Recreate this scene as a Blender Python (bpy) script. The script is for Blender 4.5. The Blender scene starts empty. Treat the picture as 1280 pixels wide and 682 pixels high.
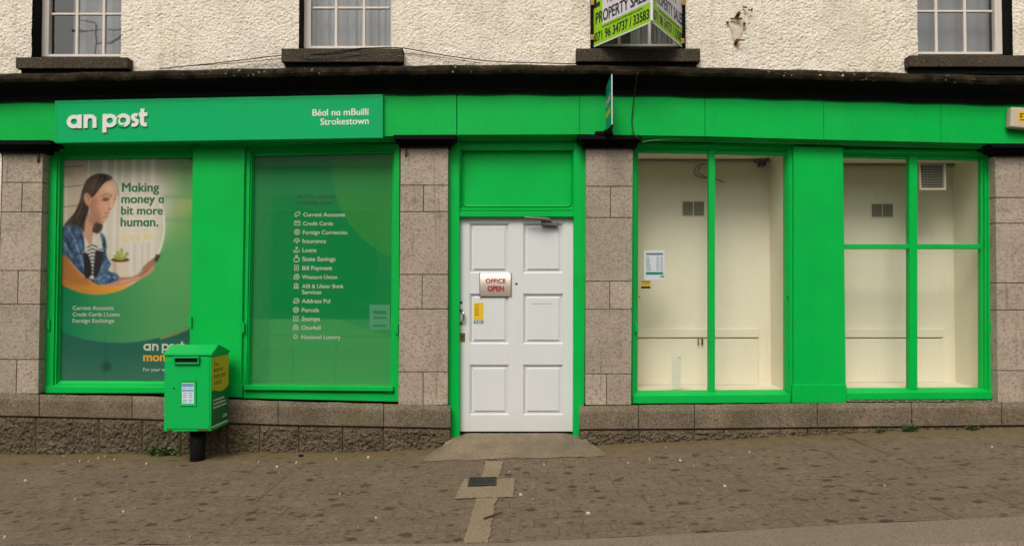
import bpy, bmesh, math, random
import numpy as np
from mathutils import Vector, Matrix

random.seed(7)
RNG = np.random.default_rng(11)
C = bpy.context.scene.collection
SC = bpy.context.scene
R = math.radians

# ------------------------------------------------------------------ camera, sky, sun, exposure
D, CAMZ, PITCH, FPX = 7.26, 1.45, R(1.5), 995.6
cam_d = bpy.data.cameras.new('camera')
cam_d.sensor_width = 36.0
cam_d.lens = 36.0 * FPX / 1280.0
cam_d.clip_start, cam_d.clip_end = 0.05, 500
cam = bpy.data.objects.new('camera', cam_d)
C.objects.link(cam)
cam.location = (0, -D, CAMZ)
cam.rotation_euler = (R(90) + PITCH, 0, 0)
SC.camera = cam

world = bpy.data.worlds.new('World')
SC.world = world
world.use_nodes = True
wn = world.node_tree
bg = wn.nodes['Background']
sky = wn.nodes.new('ShaderNodeTexSky')
sky.sky_type = 'NISHITA'
sky.sun_disc = False
SUN_EL, SUN_AZ = R(46), R(196)          # azimuth clockwise from +Y: the sun is behind the photographer, a little to the left
sky.sun_elevation = SUN_EL
sky.sun_rotation = SUN_AZ
sky.dust_density = 4.0
sky.air_density = 1.0
hs = wn.nodes.new('ShaderNodeHueSaturation')
hs.inputs['Saturation'].default_value = 0.18
wn.links.new(sky.outputs['Color'], hs.inputs['Color'])
tint = wn.nodes.new('ShaderNodeMix')
tint.data_type, tint.blend_type = 'RGBA', 'MULTIPLY'
tint.inputs[0].default_value = 1.0
tint.inputs[7].default_value = (1.0, 0.98, 0.93, 1)      # thin warm overcast
wn.links.new(hs.outputs['Color'], tint.inputs[6])
wn.links.new(tint.outputs[2], bg.inputs['Color'])
bg.inputs['Strength'].default_value = 0.110

sun_d = bpy.data.lights.new('sun', 'SUN')
sun_d.energy = 1.6
sun_d.angle = R(24)
sun_d.color = (1.0, 0.93, 0.82)
sun = bpy.data.objects.new('sun', sun_d)
C.objects.link(sun)
sdir = Vector((math.sin(SUN_AZ) * math.cos(SUN_EL), math.cos(SUN_AZ) * math.cos(SUN_EL), math.sin(SUN_EL)))
sun.rotation_euler = sdir.to_track_quat('Z', 'Y').to_euler()
sun.location = sdir * 30

SC.view_settings.view_transform = 'Standard'
SC.view_settings.look = 'None'
SC.view_settings.gamma = 1.0
SC.view_settings.exposure = 0.21
SC.view_settings.use_curve_mapping = False

# ------------------------------------------------------------------ measuring helpers
CP, SP = math.cos(PITCH), math.sin(PITCH)


def at(px, py, y=0.0):
    """the point of the vertical plane at distance y that was measured at (px, py) in the survey photo"""
    a, b, f = px - 640.0, 341.0 - py, FPX
    dx, dy, dz = a, f * CP - b * SP, f * SP + b * CP
    t = (y + D) / dy
    return Vector((dx * t, y, CAMZ + dz * t))


def lerp_line(pts, x):
    if x <= pts[0][0]:
        (x0, y0), (x1, y1) = pts[0], pts[1]
    elif x >= pts[-1][0]:
        (x0, y0), (x1, y1) = pts[-2], pts[-1]
    else:
        for i in range(len(pts) - 1):
            if pts[i][0] <= x <= pts[i + 1][0]:
                (x0, y0), (x1, y1) = pts[i], pts[i + 1]
                break
    return y0 + (y1 - y0) * (x - x0) / (x1 - x0)


# ------------------------------------------------------------------ objects
def tag(o, label=None, cat=None, group=None, kind=None):
    if label: o['label'] = label
    if cat: o['category'] = cat
    if group: o['group'] = group
    if kind: o['kind'] = kind
    return o


def thing(name, label, cat, loc, group=None):
    o = bpy.data.objects.new(name, None)
    o.empty_display_size = 0.1
    C.objects.link(o)
    o.location = loc
    return tag(o, label, cat, group)


def obj(name, bm, mat, parent=None, smooth=False, label=None):
    me = bpy.data.meshes.new(name)
    bm.to_mesh(me)
    bm.free()
    return link_mesh(name, me, mat, parent, smooth, label)


def link_mesh(name, me, mat, parent=None, smooth=False, label=None):
    mats = mat if isinstance(mat, (list, tuple)) else [mat]
    for m in mats:
        me.materials.append(m)
    if smooth:
        me.polygons.foreach_set('use_smooth', [True] * len(me.polygons))
    o = bpy.data.objects.new(name, me)
    C.objects.link(o)
    if parent is not None:
        o.parent = parent
        if parent.type == 'EMPTY':
            o.matrix_parent_inverse = Matrix.Translation(-Vector(parent.location))
    if label: o['label'] = label
    return o


def BM():
    return bmesh.new()


def prism(bm, pts, depth, bevel=0.0, mi=0, seg=1):
    """pts: outline of the front face, pushed back by depth along +y"""
    d = Vector(depth) if not isinstance(depth, (int, float)) else Vector((0, depth, 0))
    f = [bm.verts.new(p) for p in pts]
    b = [bm.verts.new(Vector(p) + d) for p in pts]
    n = len(pts)
    faces = [bm.faces.new(f), bm.faces.new(list(reversed(b)))]
    for i in range(n):
        faces.append(bm.faces.new((f[i], b[i], b[(i + 1) % n], f[(i + 1) % n])))
    for fa in faces:
        fa.material_index = mi
    bmesh.ops.recalc_face_normals(bm, faces=faces)
    if bevel > 0:
        es = list({e for fa in faces for e in fa.edges})
        r = bmesh.ops.bevel(bm, geom=es, offset=bevel, segments=seg, affect='EDGES', profile=0.6)
        for fa in r['faces']:
            fa.material_index = mi
    return bm


def pxquad(x0, y0, x1, y1, y):
    return [at(x0, y0, y), at(x0, y1, y), at(x1, y1, y), at(x1, y0, y)]


def pxpoly(pts, y):
    return [at(a, b, y) for a, b in pts]


def slab(bm, quad, y0, y1, bevel=0.003, mi=0, seg=1):
    """quad of photo points (TL, TR, BR, BL) measured on plane y0, solid back to y1"""
    tl, tr, br, bl = quad
    return prism(bm, pxpoly([tl, bl, br, tr], y0), y1 - y0, bevel, mi, seg)


def rect(x0, y0, x1, y1):
    return ((x0, y0), (x1, y0), (x1, y1), (x0, y1))


def ring(bm, outer, inner, y0, y1, y_in=None):
    """frame between two quads; front at y0, back at y1, inner edge at depth y_in (chamfer)"""
    if y_in is None: y_in = y0
    o0 = [bm.verts.new(at(a, b, y0)) for a, b in outer]
    i0 = [bm.verts.new(at(a, b, y_in)) for a, b in inner]
    o1 = [bm.verts.new(Vector((v.co.x, y1, v.co.z))) for v in o0]
    i1 = [bm.verts.new(Vector((v.co.x, y1, v.co.z))) for v in i0]
    fs = []
    for k in range(4):
        j = (k + 1) % 4
        fs += [bm.faces.new((o0[k], o0[j], i0[j], i0[k])), bm.faces.new((o0[k], o1[k], o1[j], o0[j])),
               bm.faces.new((i0[k], i0[j], i1[j], i1[k])), bm.faces.new((o1[k], i1[k], i1[j], o1[j]))]
    bmesh.ops.recalc_face_normals(bm, faces=fs)
    return bm


def tube(bm, pts, r, n=8, mi=0, cap=True):
    pts = [Vector(p) for p in pts]
    rings = []
    for i, p in enumerate(pts):
        t = (pts[min(i + 1, len(pts) - 1)] - pts[max(i - 1, 0)]).normalized()
        a = Vector((0, 0, 1)) if abs(t.z) < 0.9 else Vector((1, 0, 0))
        u = t.cross(a).normalized()
        w = t.cross(u).normalized()
        rr = r[i] if isinstance(r, (list, tuple)) else r
        rings.append([bm.verts.new(p + (u * math.cos(2 * math.pi * k / n) + w * math.sin(2 * math.pi * k / n)) * rr) for k in range(n)])
    fs = []
    for i in range(len(rings) - 1):
        for k in range(n):
            fs.append(bm.faces.new((rings[i][k], rings[i][(k + 1) % n], rings[i + 1][(k + 1) % n], rings[i + 1][k])))
    if cap:
        fs += [bm.faces.new(list(reversed(rings[0]))), bm.faces.new(rings[-1])]
    for f in fs:
        f.material_index = mi
    bmesh.ops.recalc_face_normals(bm, faces=fs)
    return bm


def box(bm, lo, hi, bevel=0.0, mi=0, seg=1):
    lo, hi = Vector(lo), Vector(hi)
    return prism(bm, [(lo.x, lo.y, lo.z), (hi.x, lo.y, lo.z), (hi.x, lo.y, hi.z), (lo.x, lo.y, hi.z)], hi.y - lo.y, bevel, mi, seg)


def smoothline(pts, n=6):
    out = []
    P = [Vector(p) for p in pts]
    for i in range(len(P) - 1):
        p0, p1, p2, p3 = P[max(i - 1, 0)], P[i], P[i + 1], P[min(i + 2, len(P) - 1)]
        for k in range(n):
            t = k / n
            out.append(0.5 * ((2 * p1) + (p2 - p0) * t + (2 * p0 - 5 * p1 + 4 * p2 - p3) * t * t + (3 * p1 - p0 - 3 * p2 + p3) * t ** 3))
    out.append(P[-1])
    return out


# ------------------------------------------------------------------ materials
def srgb(r, g, b):
    f = lambda c: (c / 255 / 12.92) if c / 255 <= 0.04045 else ((c / 255 + 0.055) / 1.055) ** 2.4
    return (f(r), f(g), f(b), 1.0)


class Mat:
    """small node-graph helper"""
    def __init__(s, name, base=(0.5, 0.5, 0.5, 1), rough=0.6, spec=0.5, metallic=0.0):
        s.m = bpy.data.materials.new(name)
        s.m.use_nodes = True
        s.t = s.m.node_tree
        s.b = s.t.nodes['Principled BSDF']
        s.b.inputs['Base Color'].default_value = base if len(base) == 4 else (*base, 1)
        s.b.inputs['Roughness'].default_value = rough
        s.b.inputs['Specular IOR Level'].default_value = spec
        s.b.inputs['Metallic'].default_value = metallic
        s._co = None

    def n(s, kind, **kw):
        nd = s.t.nodes.new(kind)
        for k, v in kw.items():
            setattr(nd, k, v)
        return nd

    def l(s, a, b):
        s.t.links.new(a, b)

    def co(s, scale=(1, 1, 1), loc=(0, 0, 0)):
        if s._co is None:
            s._co = s.n('ShaderNodeTexCoord')
        mp = s.n('ShaderNodeMapping')
        mp.inputs['Scale'].default_value = scale
        mp.inputs['Location'].default_value = loc
        s.l(s._co.outputs['Object'], mp.inputs['Vector'])
        return mp.outputs['Vector']

    def noise(s, scale, detail=3, rough=0.5, vec=None, sc=(1, 1, 1)):
        nd = s.n('ShaderNodeTexNoise')
        nd.inputs['Scale'].default_value = scale
        nd.inputs['Detail'].default_value = detail
        nd.inputs['Roughness'].default_value = rough
        s.l(vec if vec is not None else s.co(sc), nd.inputs['Vector'])
        return nd.outputs['Fac']

    def voro(s, scale, feature='F1', sc=(1, 1, 1), vec=None, out='Distance', rnd=1.0):
        nd = s.n('ShaderNodeTexVoronoi', feature=feature)
        nd.inputs['Scale'].default_value = scale
        nd.inputs['Randomness'].default_value = rnd
        s.l(vec if vec is not None else s.co(sc), nd.inputs['Vector'])
        return nd.outputs[out]

    def ramp(s, fac, stops):
        nd = s.n('ShaderNodeValToRGB')
        el = nd.color_ramp.elements
        while len(el) < len(stops):
            el.new(0.5)
        for e, (p, c) in zip(el, stops):
            e.position = p
            e.color = c if isinstance(c, (tuple, list)) and len(c) == 4 else ((*c, 1) if isinstance(c, (tuple, list)) else (c, c, c, 1))
        s.l(fac, nd.inputs['Fac'])
        return nd.outputs['Color']

    def mix(s, fac, a, b, blend='MIX'):
        nd = s.n('ShaderNodeMix', data_type='RGBA', blend_type=blend)
        for sock, v in ((nd.inputs[0], fac), (nd.inputs[6], a), (nd.inputs[7], b)):
            if isinstance(v, (int, float)):
                sock.default_value = v
            elif isinstance(v, (tuple, list)):
                sock.default_value = v if len(v) == 4 else (*v, 1)
            else:
                s.l(v, sock)
        return nd.outputs[2]

    def math(s, op, a, b=None, clamp=False):
        nd = s.n('ShaderNodeMath', operation=op, use_clamp=clamp)
        for i, v in enumerate((a, b)):
            if v is None: continue
            if isinstance(v, (int, float)):
                nd.inputs[i].default_value = v
            else:
                s.l(v, nd.inputs[i])
        return nd.outputs[0]

    def sep(s):
        nd = s.n('ShaderNodeSeparateXYZ')
        s.l(s.co(), nd.inputs[0])
        return nd.outputs

    def color(s, sock):
        s.l(sock, s.b.inputs['Base Color'])

    def rough(s, sock):
        s.l(sock, s.b.inputs['Roughness'])

    def bump(s, h, strength=0.5, dist=0.01):
        nd = s.n('ShaderNodeBump')
        nd.inputs['Strength'].default_value = strength
        nd.inputs['Distance'].default_value = dist
        if getattr(s, '_bump', None) is not None:
            s.l(s._bump, nd.inputs['Normal'])
        s.l(h, nd.inputs['Height'])
        s.l(nd.outputs['Normal'], s.b.inputs['Normal'])
        s._bump = nd.outputs['Normal']


def paint(name, col, rough=0.42, dirt=0.12, bumpd=0.002, spec=0.13):
    m = Mat(name, col, rough, spec)
    big = m.noise(1.7, 4, 0.6)
    fine = m.noise(60, 3, 0.6)
    dark = tuple(c * 0.62 for c in col[:3])
    c1 = m.mix(m.ramp(big, [(0.35, 0.0), (0.75, 1.0)]), col, dark)
    c2 = m.mix(dirt, col, c1)
    st = m.noise(7, 5, 0.7, sc=(6, 6, 0.5))
    c3 = m.mix(m.math('MULTIPLY', m.ramp(st, [(0.58, 0.0), (0.75, 1.0)]), dirt * 1.2), c2, (col[0] * .5 + .01, col[1] * .55 + .01, col[2] * .5 + .008))
    if name == 'green_paint':
        vo = m.n('ShaderNodeTexVoronoi', feature='F1')
        vo.inputs['Scale'].default_value = 4.5
        m.l(m.co((1, 1, 0.6)), vo.inputs['Vector'])
        sc_ = m.n('ShaderNodeSeparateColor')
        m.l(vo.outputs['Color'], sc_.inputs[0])
        wv = m.math('ADD', vo.outputs['Distance'], m.math('MULTIPLY', m.noise(60, 3), 0.05))
        chip = m.math('MULTIPLY', m.ramp(wv, [(0.050, 1.0), (0.062, 0.0)]), m.math('LESS_THAN', sc_.outputs[0], 0.22))
        c3 = m.mix(m.math('MULTIPLY', chip, 0.85), c3, (0.035, 0.05, 0.028))
        wash = m.noise(0.9, 5, 0.65, sc=(1.6, 1.6, 0.8))
        c3 = m.mix(m.math('MULTIPLY', m.ramp(wash, [(0.45, 0.0), (0.7, 1.0)]), 0.22), c3, (0.02, 0.50, 0.10))
        m.bump(m.noise(14, 4, 0.6, sc=(9, 9, 0.5)), 0.10, 0.003)
    m.color(c3)
    m.rough(m.ramp(big, [(0.2, rough - 0.08), (0.8, rough + 0.14)]))
    m.bump(fine, 0.12, bumpd)
    m.bump(m.noise(9, 3, 0.5), 0.12, 0.01)
    return m.m


GREEN = (0.0, 0.455, 0.066, 1)
M = {}
M['green'] = paint('green_paint', GREEN, 0.42, 0.42)
M['sign_green'] = paint('sign_green', (0.0, 0.40, 0.120, 1), 0.4, 0.12, 0.0005)
M['box_green'] = paint('box_green', (0.0, 0.46, 0.085, 1), 0.38, 0.3, 0.0012, 0.3)
M['black'] = paint('black_paint', (0.0035, 0.0035, 0.0035, 1), 0.6, 0.3, 0.002, 0.08)
M['black_gloss'] = paint('black_gloss', (0.012, 0.012, 0.012, 1), 0.3, 0.3)
M['frame_white'] = paint('frame_white', (0.72, 0.65, 0.59, 1), 0.45, 0.3)
M['letter_white'] = Mat('letter_white', (0.72, 0.70, 0.68), 0.45).m
M['print_white'] = Mat('print_white', (0.55, 0.58, 0.50), 0.5).m
M['print_green'] = Mat('print_green', (0.012, 0.16, 0.055), 0.5).m
M['print_dark'] = Mat('print_dark', (0.004, 0.06, 0.02), 0.5).m
M['print_orange'] = Mat('print_orange', (0.72, 0.36, 0.02), 0.5).m
M['print_red'] = Mat('print_red', (0.42, 0.012, 0.03), 0.5).m
M['print_black'] = Mat('print_black', (0.012, 0.014, 0.012), 0.5).m
M['print_grey'] = Mat('print_grey', (0.16, 0.20, 0.24), 0.5).m
M['yellow'] = Mat('yellow_print', (0.74, 0.48, 0.005), 0.45).m
M['lime'] = paint('lime_print', (0.30, 0.60, 0.012, 1), 0.4, 0.15, 0.0003)
M['board_white'] = paint('board_white', (0.66, 0.63, 0.70, 1), 0.4, 0.15, 0.0003)
M['paper'] = Mat('paper', (0.66, 0.72, 0.78), 0.7).m
M['paper_blue'] = Mat('paper_blue', (0.10, 0.30, 0.45), 0.6).m
M['brass'] = Mat('brass', (0.30, 0.17, 0.05), 0.45, 0.5, 0.85).m
M['chrome'] = Mat('chrome', (0.55, 0.54, 0.52), 0.25, 0.5, 1.0).m
M['steel'] = Mat('steel', (0.15, 0.14, 0.12), 0.55, 0.4, 0.3).m
M['cable'] = Mat('cable', (0.012, 0.011, 0.010), 0.5).m
M['pale_cable'] = Mat('pale_cable', (0.12, 0.30, 0.12), 0.5).m
M['dark_void'] = Mat('dark_void', (0.004, 0.004, 0.004), 0.8).m
M['beige_plastic'] = paint('beige_plastic', (0.55, 0.47, 0.36, 1), 0.4, 0.3, 0.0004)
M['tan_plastic'] = Mat('tan_plastic', (0.42, 0.34, 0.22), 0.5).m
M['teal'] = Mat('teal_print', (0.004, 0.25, 0.19), 0.4).m
M['dark_iron'] = Mat('dark_iron', (0.03, 0.03, 0.033), 0.5, 0.5, 0.5).m
M['grate_bar'] = Mat('grate_bar', (0.032, 0.031, 0.031), 0.6, 0.4, 0.3).m
M['grey_brown'] = Mat('grille_grey', (0.20, 0.18, 0.13), 0.6).m  # own drab colour of the louvres and the looped cable

m = Mat('white_door_paint', (0.72, 0.73, 0.72), 0.38)
st = m.noise(5, 5, 0.65, sc=(5, 5, 0.6))
c = m.mix(m.math('MULTIPLY', m.ramp(st, [(0.5, 0.0), (0.75, 1.0)]), 0.12), (0.655, 0.67, 0.68), (0.52, 0.51, 0.48))
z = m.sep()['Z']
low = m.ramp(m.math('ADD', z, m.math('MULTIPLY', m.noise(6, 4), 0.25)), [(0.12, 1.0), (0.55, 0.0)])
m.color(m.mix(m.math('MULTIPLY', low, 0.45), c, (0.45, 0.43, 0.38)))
m.bump(m.noise(70, 3), 0.1, 0.002)
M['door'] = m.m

m = Mat('rust', (0.13, 0.05, 0.02), 0.85)
m.color(m.ramp(m.noise(60, 4), [(0.3, (0.03, 0.015, 0.01)), (0.7, (0.20, 0.075, 0.025))]))
M['rust'] = m.m


def roughcast():
    m = Mat('roughcast_render', (0.6, 0.5, 0.38), 0.95, 0.15)
    big = m.noise(2.2, 4, 0.6)
    base = m.mix(m.ramp(big, [(0.3, 0.0), (0.7, 1.0)]), (0.855, 0.785, 0.685), (0.80, 0.72, 0.60))
    yel = m.ramp(m.noise(1.1, 5, 0.65, vec=m.co((1, 1, 0.6), (4.3, 0, 1.7))), [(0.52, 0.0), (0.68, 1.0)])
    base = m.mix(m.math('MULTIPLY', yel, 0.45), base, (0.62, 0.52, 0.31))
    stone = m.noise(58, 4, 0.65, sc=(1, 1, 1.25))
    base = m.mix(m.ramp(stone, [(0.34, 0.75), (0.50, 0.0)]), base, (0.40, 0.325, 0.225))
    base = m.mix(m.ramp(m.noise(85, 2, 0.6), [(0.55, 0.0), (0.7, 0.6)]), base, (0.90, 0.83, 0.73))
    pits = m.voro(38, rnd=1.0)
    sel = m.noise(6, 3)
    pm = m.math('MULTIPLY', m.ramp(pits, [(0.10, 1.0), (0.2, 0.0)]), m.ramp(sel, [(0.52, 0.0), (0.62, 1.0)]))
    base = m.mix(m.math('MULTIPLY', pm, 0.8), base, (0.12, 0.085, 0.05))
    # rain streaks
    sk = m.noise(3, 4, 0.6, sc=(5, 1, 0.35))
    base = m.mix(m.math('MULTIPLY', m.ramp(sk, [(0.52, 0.0), (0.70, 1.0)]), 0.35), base, (0.42, 0.36, 0.265))
    gw = m.noise(1.4, 6, 0.7)
    base = m.mix(m.math('MULTIPLY', m.ramp(gw, [(0.46, 0.0), (0.64, 1.0)]), 0.38), base, (0.45, 0.41, 0.35))
    m.color(base)
    m.bump(m.noise(120, 3, 0.7), 0.5, 0.006)
    return m.m


M['roughcast'] = roughcast()


def granite(name, c0, c1, speck, moss=0.0, tool=0.7, dark=0.0):
    m = Mat(name, c0, 0.9, 0.2)
    big = m.noise(3.0, 4, 0.6)
    base = m.mix(m.ramp(big, [(0.3, 0.0), (0.7, 1.0)]), c0, c1)
    oi = m.n('ShaderNodeAttribute', attribute_name='tone')
    base = m.mix(1.0, base, m.ramp(oi.outputs['Fac'], [(0.0, 0.86), (1.0, 1.07)]), 'MULTIPLY')
    sp = m.noise(52, 4, 0.7)
    base = m.mix(m.ramp(sp, [(0.34, 0.9), (0.52, 0.0)]), base, speck)
    sp2 = m.noise(90, 2, 0.6)
    base = m.mix(m.ramp(sp2, [(0.58, 0.0), (0.68, 0.45)]), base, (0.52, 0.47, 0.42))
    pt = m.noise(9, 4, 0.65)
    base = m.mix(m.ramp(pt, [(0.60, 0.0), (0.72, 0.55)]), base, tuple(v * 0.5 for v in c1[:3]))
    if name == 'granite':
        o3 = m.sep()
        up_ = m.ramp(o3['Z'], [(0.0, 0.0), (1.0, 1.0)])
        drip = m.noise(2.2, 5, 0.7, sc=(7, 7, 0.45))
        base = m.mix(m.math('MULTIPLY', m.ramp(drip, [(0.60, 0.0), (0.72, 1.0)]), 0.55), base, (0.10, 0.078, 0.058))
    if moss:
        ms = m.noise(4, 5, 0.65)
        base = m.mix(m.math('MULTIPLY', m.ramp(ms, [(0.45, 0.0), (0.65, 1.0)]), moss), base, (0.085, 0.075, 0.025))
    m.color(base)
    m.bump(m.noise(48, 4, 0.7), tool, 0.012)
    return m.m


M['granite'] = granite('granite', (0.46, 0.385, 0.305), (0.365, 0.305, 0.24), (0.21, 0.168, 0.13), 0, 0.9)
M['plinth_stone'] = granite('plinth_stone', (0.225, 0.176, 0.122), (0.135, 0.104, 0.070), (0.07, 0.053, 0.036), 0.35, 0.6)
M['rough_stone'] = granite('rock_faced_stone', (0.150, 0.114, 0.072), (0.085, 0.064, 0.039), (0.035, 0.026, 0.016), 0.4, 0.8)
M['mortar'] = granite('mortar', (0.095, 0.074, 0.052), (0.06, 0.047, 0.033), (0.03, 0.024, 0.018))
M['sill_stone'] = granite('sill_stone', (0.075, 0.057, 0.038), (0.045, 0.035, 0.024), (0.028, 0.022, 0.016), 0.2, 0.35)


def cornice_mat():
    m = Mat('cornice_weathered', (0.02, 0.017, 0.012), 0.85, 0.1)
    a = m.noise(7, 5, 0.7)
    b = m.mix(m.ramp(a, [(0.42, 0.0), (0.68, 1.0)]), (0.007, 0.0055, 0.0035), (0.042, 0.031, 0.014))
    w = m.noise(28, 2)
    sel = m.noise(2.3, 2)
    b = m.mix(m.math('MULTIPLY', m.ramp(w, [(0.66, 0.0), (0.72, 1.0)]), m.ramp(sel, [(0.45, 0.0), (0.55, 1.0)])), b, (0.42, 0.38, 0.30))
    m.color(b)
    m.bump(m.noise(40, 4), 0.5, 0.008)
    return m.m


M['cornice'] = cornice_mat()


def pavement_mat():
    m = Mat('pavement', (0.12, 0.1, 0.08), 0.85, 0.25)
    v = m.co()
    wob = m.n('ShaderNodeTexNoise')
    wob.inputs['Scale'].default_value = 3.0
    wob.inputs['Detail'].default_value = 3
    m.l(v, wob.inputs['Vector'])
    add = m.n('ShaderNodeMixRGB', blend_type='LINEAR_LIGHT') if False else None
    vm = m.n('ShaderNodeVectorMath', operation='MULTIPLY_ADD')
    m.l(wob.outputs['Color'], vm.inputs[0])
    vm.inputs[1].default_value = (0.03, 0.03, 0.0)
    m.l(v, vm.inputs[2])
    br = m.n('ShaderNodeTexBrick')
    br.offset = 0.5
    br.inputs['Scale'].default_value = 1.0
    br.inputs['Brick Width'].default_value = 0.30
    br.inputs['Row Height'].default_value = 0.15
    br.inputs['Mortar Size'].default_value = 0.007
    br.inputs['Mortar Smooth'].default_value = 0.4
    br.inputs['Color1'].default_value = (0.200, 0.144, 0.095, 1)
    br.inputs['Color2'].default_value = (0.142, 0.104, 0.070, 1)
    br.inputs['Mortar'].default_value = (0.055, 0.042, 0.028, 1)
    m.l(vm.outputs[0], br.inputs['Vector'])
    base = br.outputs['Color']
    # joints only show in places
    plain = m.mix(m.noise(1.8, 3), (0.150, 0.109, 0.074), (0.194, 0.146, 0.105))
    vis = m.ramp(m.noise(1.7, 5, 0.7), [(0.40, 0.10), (0.64, 0.85)])
    base = m.mix(vis, plain, base)
    # warm, worn patches
    base = m.mix(m.ramp(m.noise(2.6, 5, 0.65), [(0.5, 0.0), (0.72, 0.55)]), base, (0.25, 0.187, 0.12))
    base = m.mix(m.ramp(m.noise(50, 3, 0.7), [(0.36, 0.6), (0.5, 0.0)]), base, (0.10, 0.076, 0.05))
    base = m.mix(m.ramp(m.noise(60, 3, 0.7), [(0.54, 0.0), (0.68, 0.5)]), base, (0.36, 0.29, 0.20))
    base = m.mix(m.ramp(m.noise(22, 5, 0.7), [(0.3, 0.65), (0.60, 0.0)]), base, (0.085, 0.064, 0.042))
    # old chewing gum and damp spots, trodden flat
    for sc_, lo, hi, pick, amt in ((6.5, 0.17, 0.29, 0.42, 0.80), (11.0, 0.15, 0.31, 0.5, 0.68), (3.6, 0.10, 0.20, 0.42, 0.68), (18.0, 0.16, 0.36, 0.45, 0.45)):
        dv = m.n('ShaderNodeVectorMath', operation='MULTIPLY_ADD')
        nz = m.n('ShaderNodeTexNoise')
        nz.inputs['Scale'].default_value = sc_ * 3
        m.l(v, nz.inputs['Vector'])
        m.l(nz.outputs['Color'], dv.inputs[0])
        dv.inputs[1].default_value = (0.55 / sc_, 0.40 / sc_, 0)
        m.l(v, dv.inputs[2])
        vo = m.n('ShaderNodeTexVoronoi', feature='F1')
        vo.inputs['Scale'].default_value = sc_
        m.l(dv.outputs[0], vo.inputs['Vector'])
        sp = m.n('ShaderNodeSeparateColor')
        m.l(vo.outputs['Color'], sp.inputs[0])
        k = m.math('MULTIPLY', m.ramp(vo.outputs['Distance'], [(lo, 1.0), (hi, 0.0)]), m.math('LESS_THAN', sp.outputs[0], pick))
        base = m.mix(m.math('MULTIPLY', k, amt), base, (0.033, 0.025, 0.018))
    # pale flecks of grit
    fl = m.voro(30)
    fs = m.noise(5, 3)
    base = m.mix(m.math('MULTIPLY', m.ramp(fl, [(0.09, 0.8), (0.15, 0.0)]), m.ramp(fs, [(0.55, 0.0), (0.65, 1.0)])), base, (0.36, 0.30, 0.22))
    # grit and moss gathered along the wall foot
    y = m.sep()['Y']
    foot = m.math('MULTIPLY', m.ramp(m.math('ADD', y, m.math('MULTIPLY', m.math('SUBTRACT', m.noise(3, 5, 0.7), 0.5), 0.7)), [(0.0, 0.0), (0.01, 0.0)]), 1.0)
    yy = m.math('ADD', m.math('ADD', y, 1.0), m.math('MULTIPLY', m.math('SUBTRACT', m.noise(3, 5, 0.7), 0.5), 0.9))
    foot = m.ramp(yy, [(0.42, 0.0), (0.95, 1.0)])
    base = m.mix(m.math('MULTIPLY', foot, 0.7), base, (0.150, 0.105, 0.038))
    # bay joints running out from the wall
    x = m.sep()['X']
    for xj, wd in ((2.93, 0.014), (2.50, 0.007), (1.62, 0.007), (-1.78, 0.009), (0.42, 0.005)):
        dx = m.math('ABSOLUTE', m.math('SUBTRACT', m.math('ADD', x, m.math('MULTIPLY', m.math('SUBTRACT', m.noise(9, 3), 0.5), 0.03)), xj))
        k = m.ramp(dx, [(wd * 0.4, 1.0), (wd * 1.5, 0.0)])
        br2 = m.ramp(m.noise(3, 3, 0.6), [(0.42, 0.0), (0.6, 0.8 if xj > 2 else 0.5)])
        base = m.mix(m.math('MULTIPLY', k, br2), base, (0.045, 0.032, 0.018))
    m.color(base)
    m.bump(m.noise(35, 5, 0.7), 0.45, 0.01)
    m.bump(br.outputs['Fac'], 0.25, -0.006)
    return m.m


M['pavement'] = pavement_mat()


def concrete(name, c0, c1, speck):
    m = Mat(name, c0, 0.9, 0.2)
    b = m.mix(m.ramp(m.noise(3, 5, 0.65), [(0.3, 0.0), (0.7, 1.0)]), c0, c1)
    b = m.mix(m.ramp(m.noise(70, 3, 0.7), [(0.36, 0.7), (0.5, 0.0)]), b, speck)
    b = m.mix(m.ramp(m.noise(110, 2, 0.7), [(0.58, 0.0), (0.7, 0.5)]), b, (0.42, 0.36, 0.27))
    m.color(b)
    m.bump(m.noise(60, 4, 0.7), 0.6, 0.008)
    return m.m


M['ramp'] = concrete('ramp_concrete', (0.29, 0.225, 0.152), (0.15, 0.117, 0.082), (0.085, 0.063, 0.04))
M['patch'] = concrete('patch_concrete', (0.295, 0.225, 0.145), (0.235, 0.18, 0.118), (0.11, 0.08, 0.05))
M['kerb'] = concrete('kerb_concrete', (0.235, 0.185, 0.140), (0.20, 0.155, 0.115), (0.10, 0.08, 0.06))
M['asphalt'] = concrete('asphalt', (0.06, 0.058, 0.055), (0.05, 0.048, 0.046), (0.02, 0.02, 0.02))


def plaster_mat():
    m = Mat('display_plaster', (0.66, 0.55, 0.36), 0.8, 0.2)
    b = m.mix(m.ramp(m.noise(1.6, 4, 0.6), [(0.35, 0.0), (0.7, 0.5)]), (0.815, 0.755, 0.62), (0.765, 0.70, 0.565))
    sk = m.noise(3, 5, 0.65, sc=(3, 3, 0.5))
    b = m.mix(m.ramp(sk, [(0.55, 0.0), (0.75, 0.2)]), b, (0.55, 0.48, 0.36))
    m.color(b)
    m.bump(m.noise(40, 3), 0.15, 0.004)
    return m.m


M['plaster'] = plaster_mat()
M['plaster_light'] = paint('plaster_light', (0.79, 0.73, 0.60, 1), 0.6, 0.15)


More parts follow.
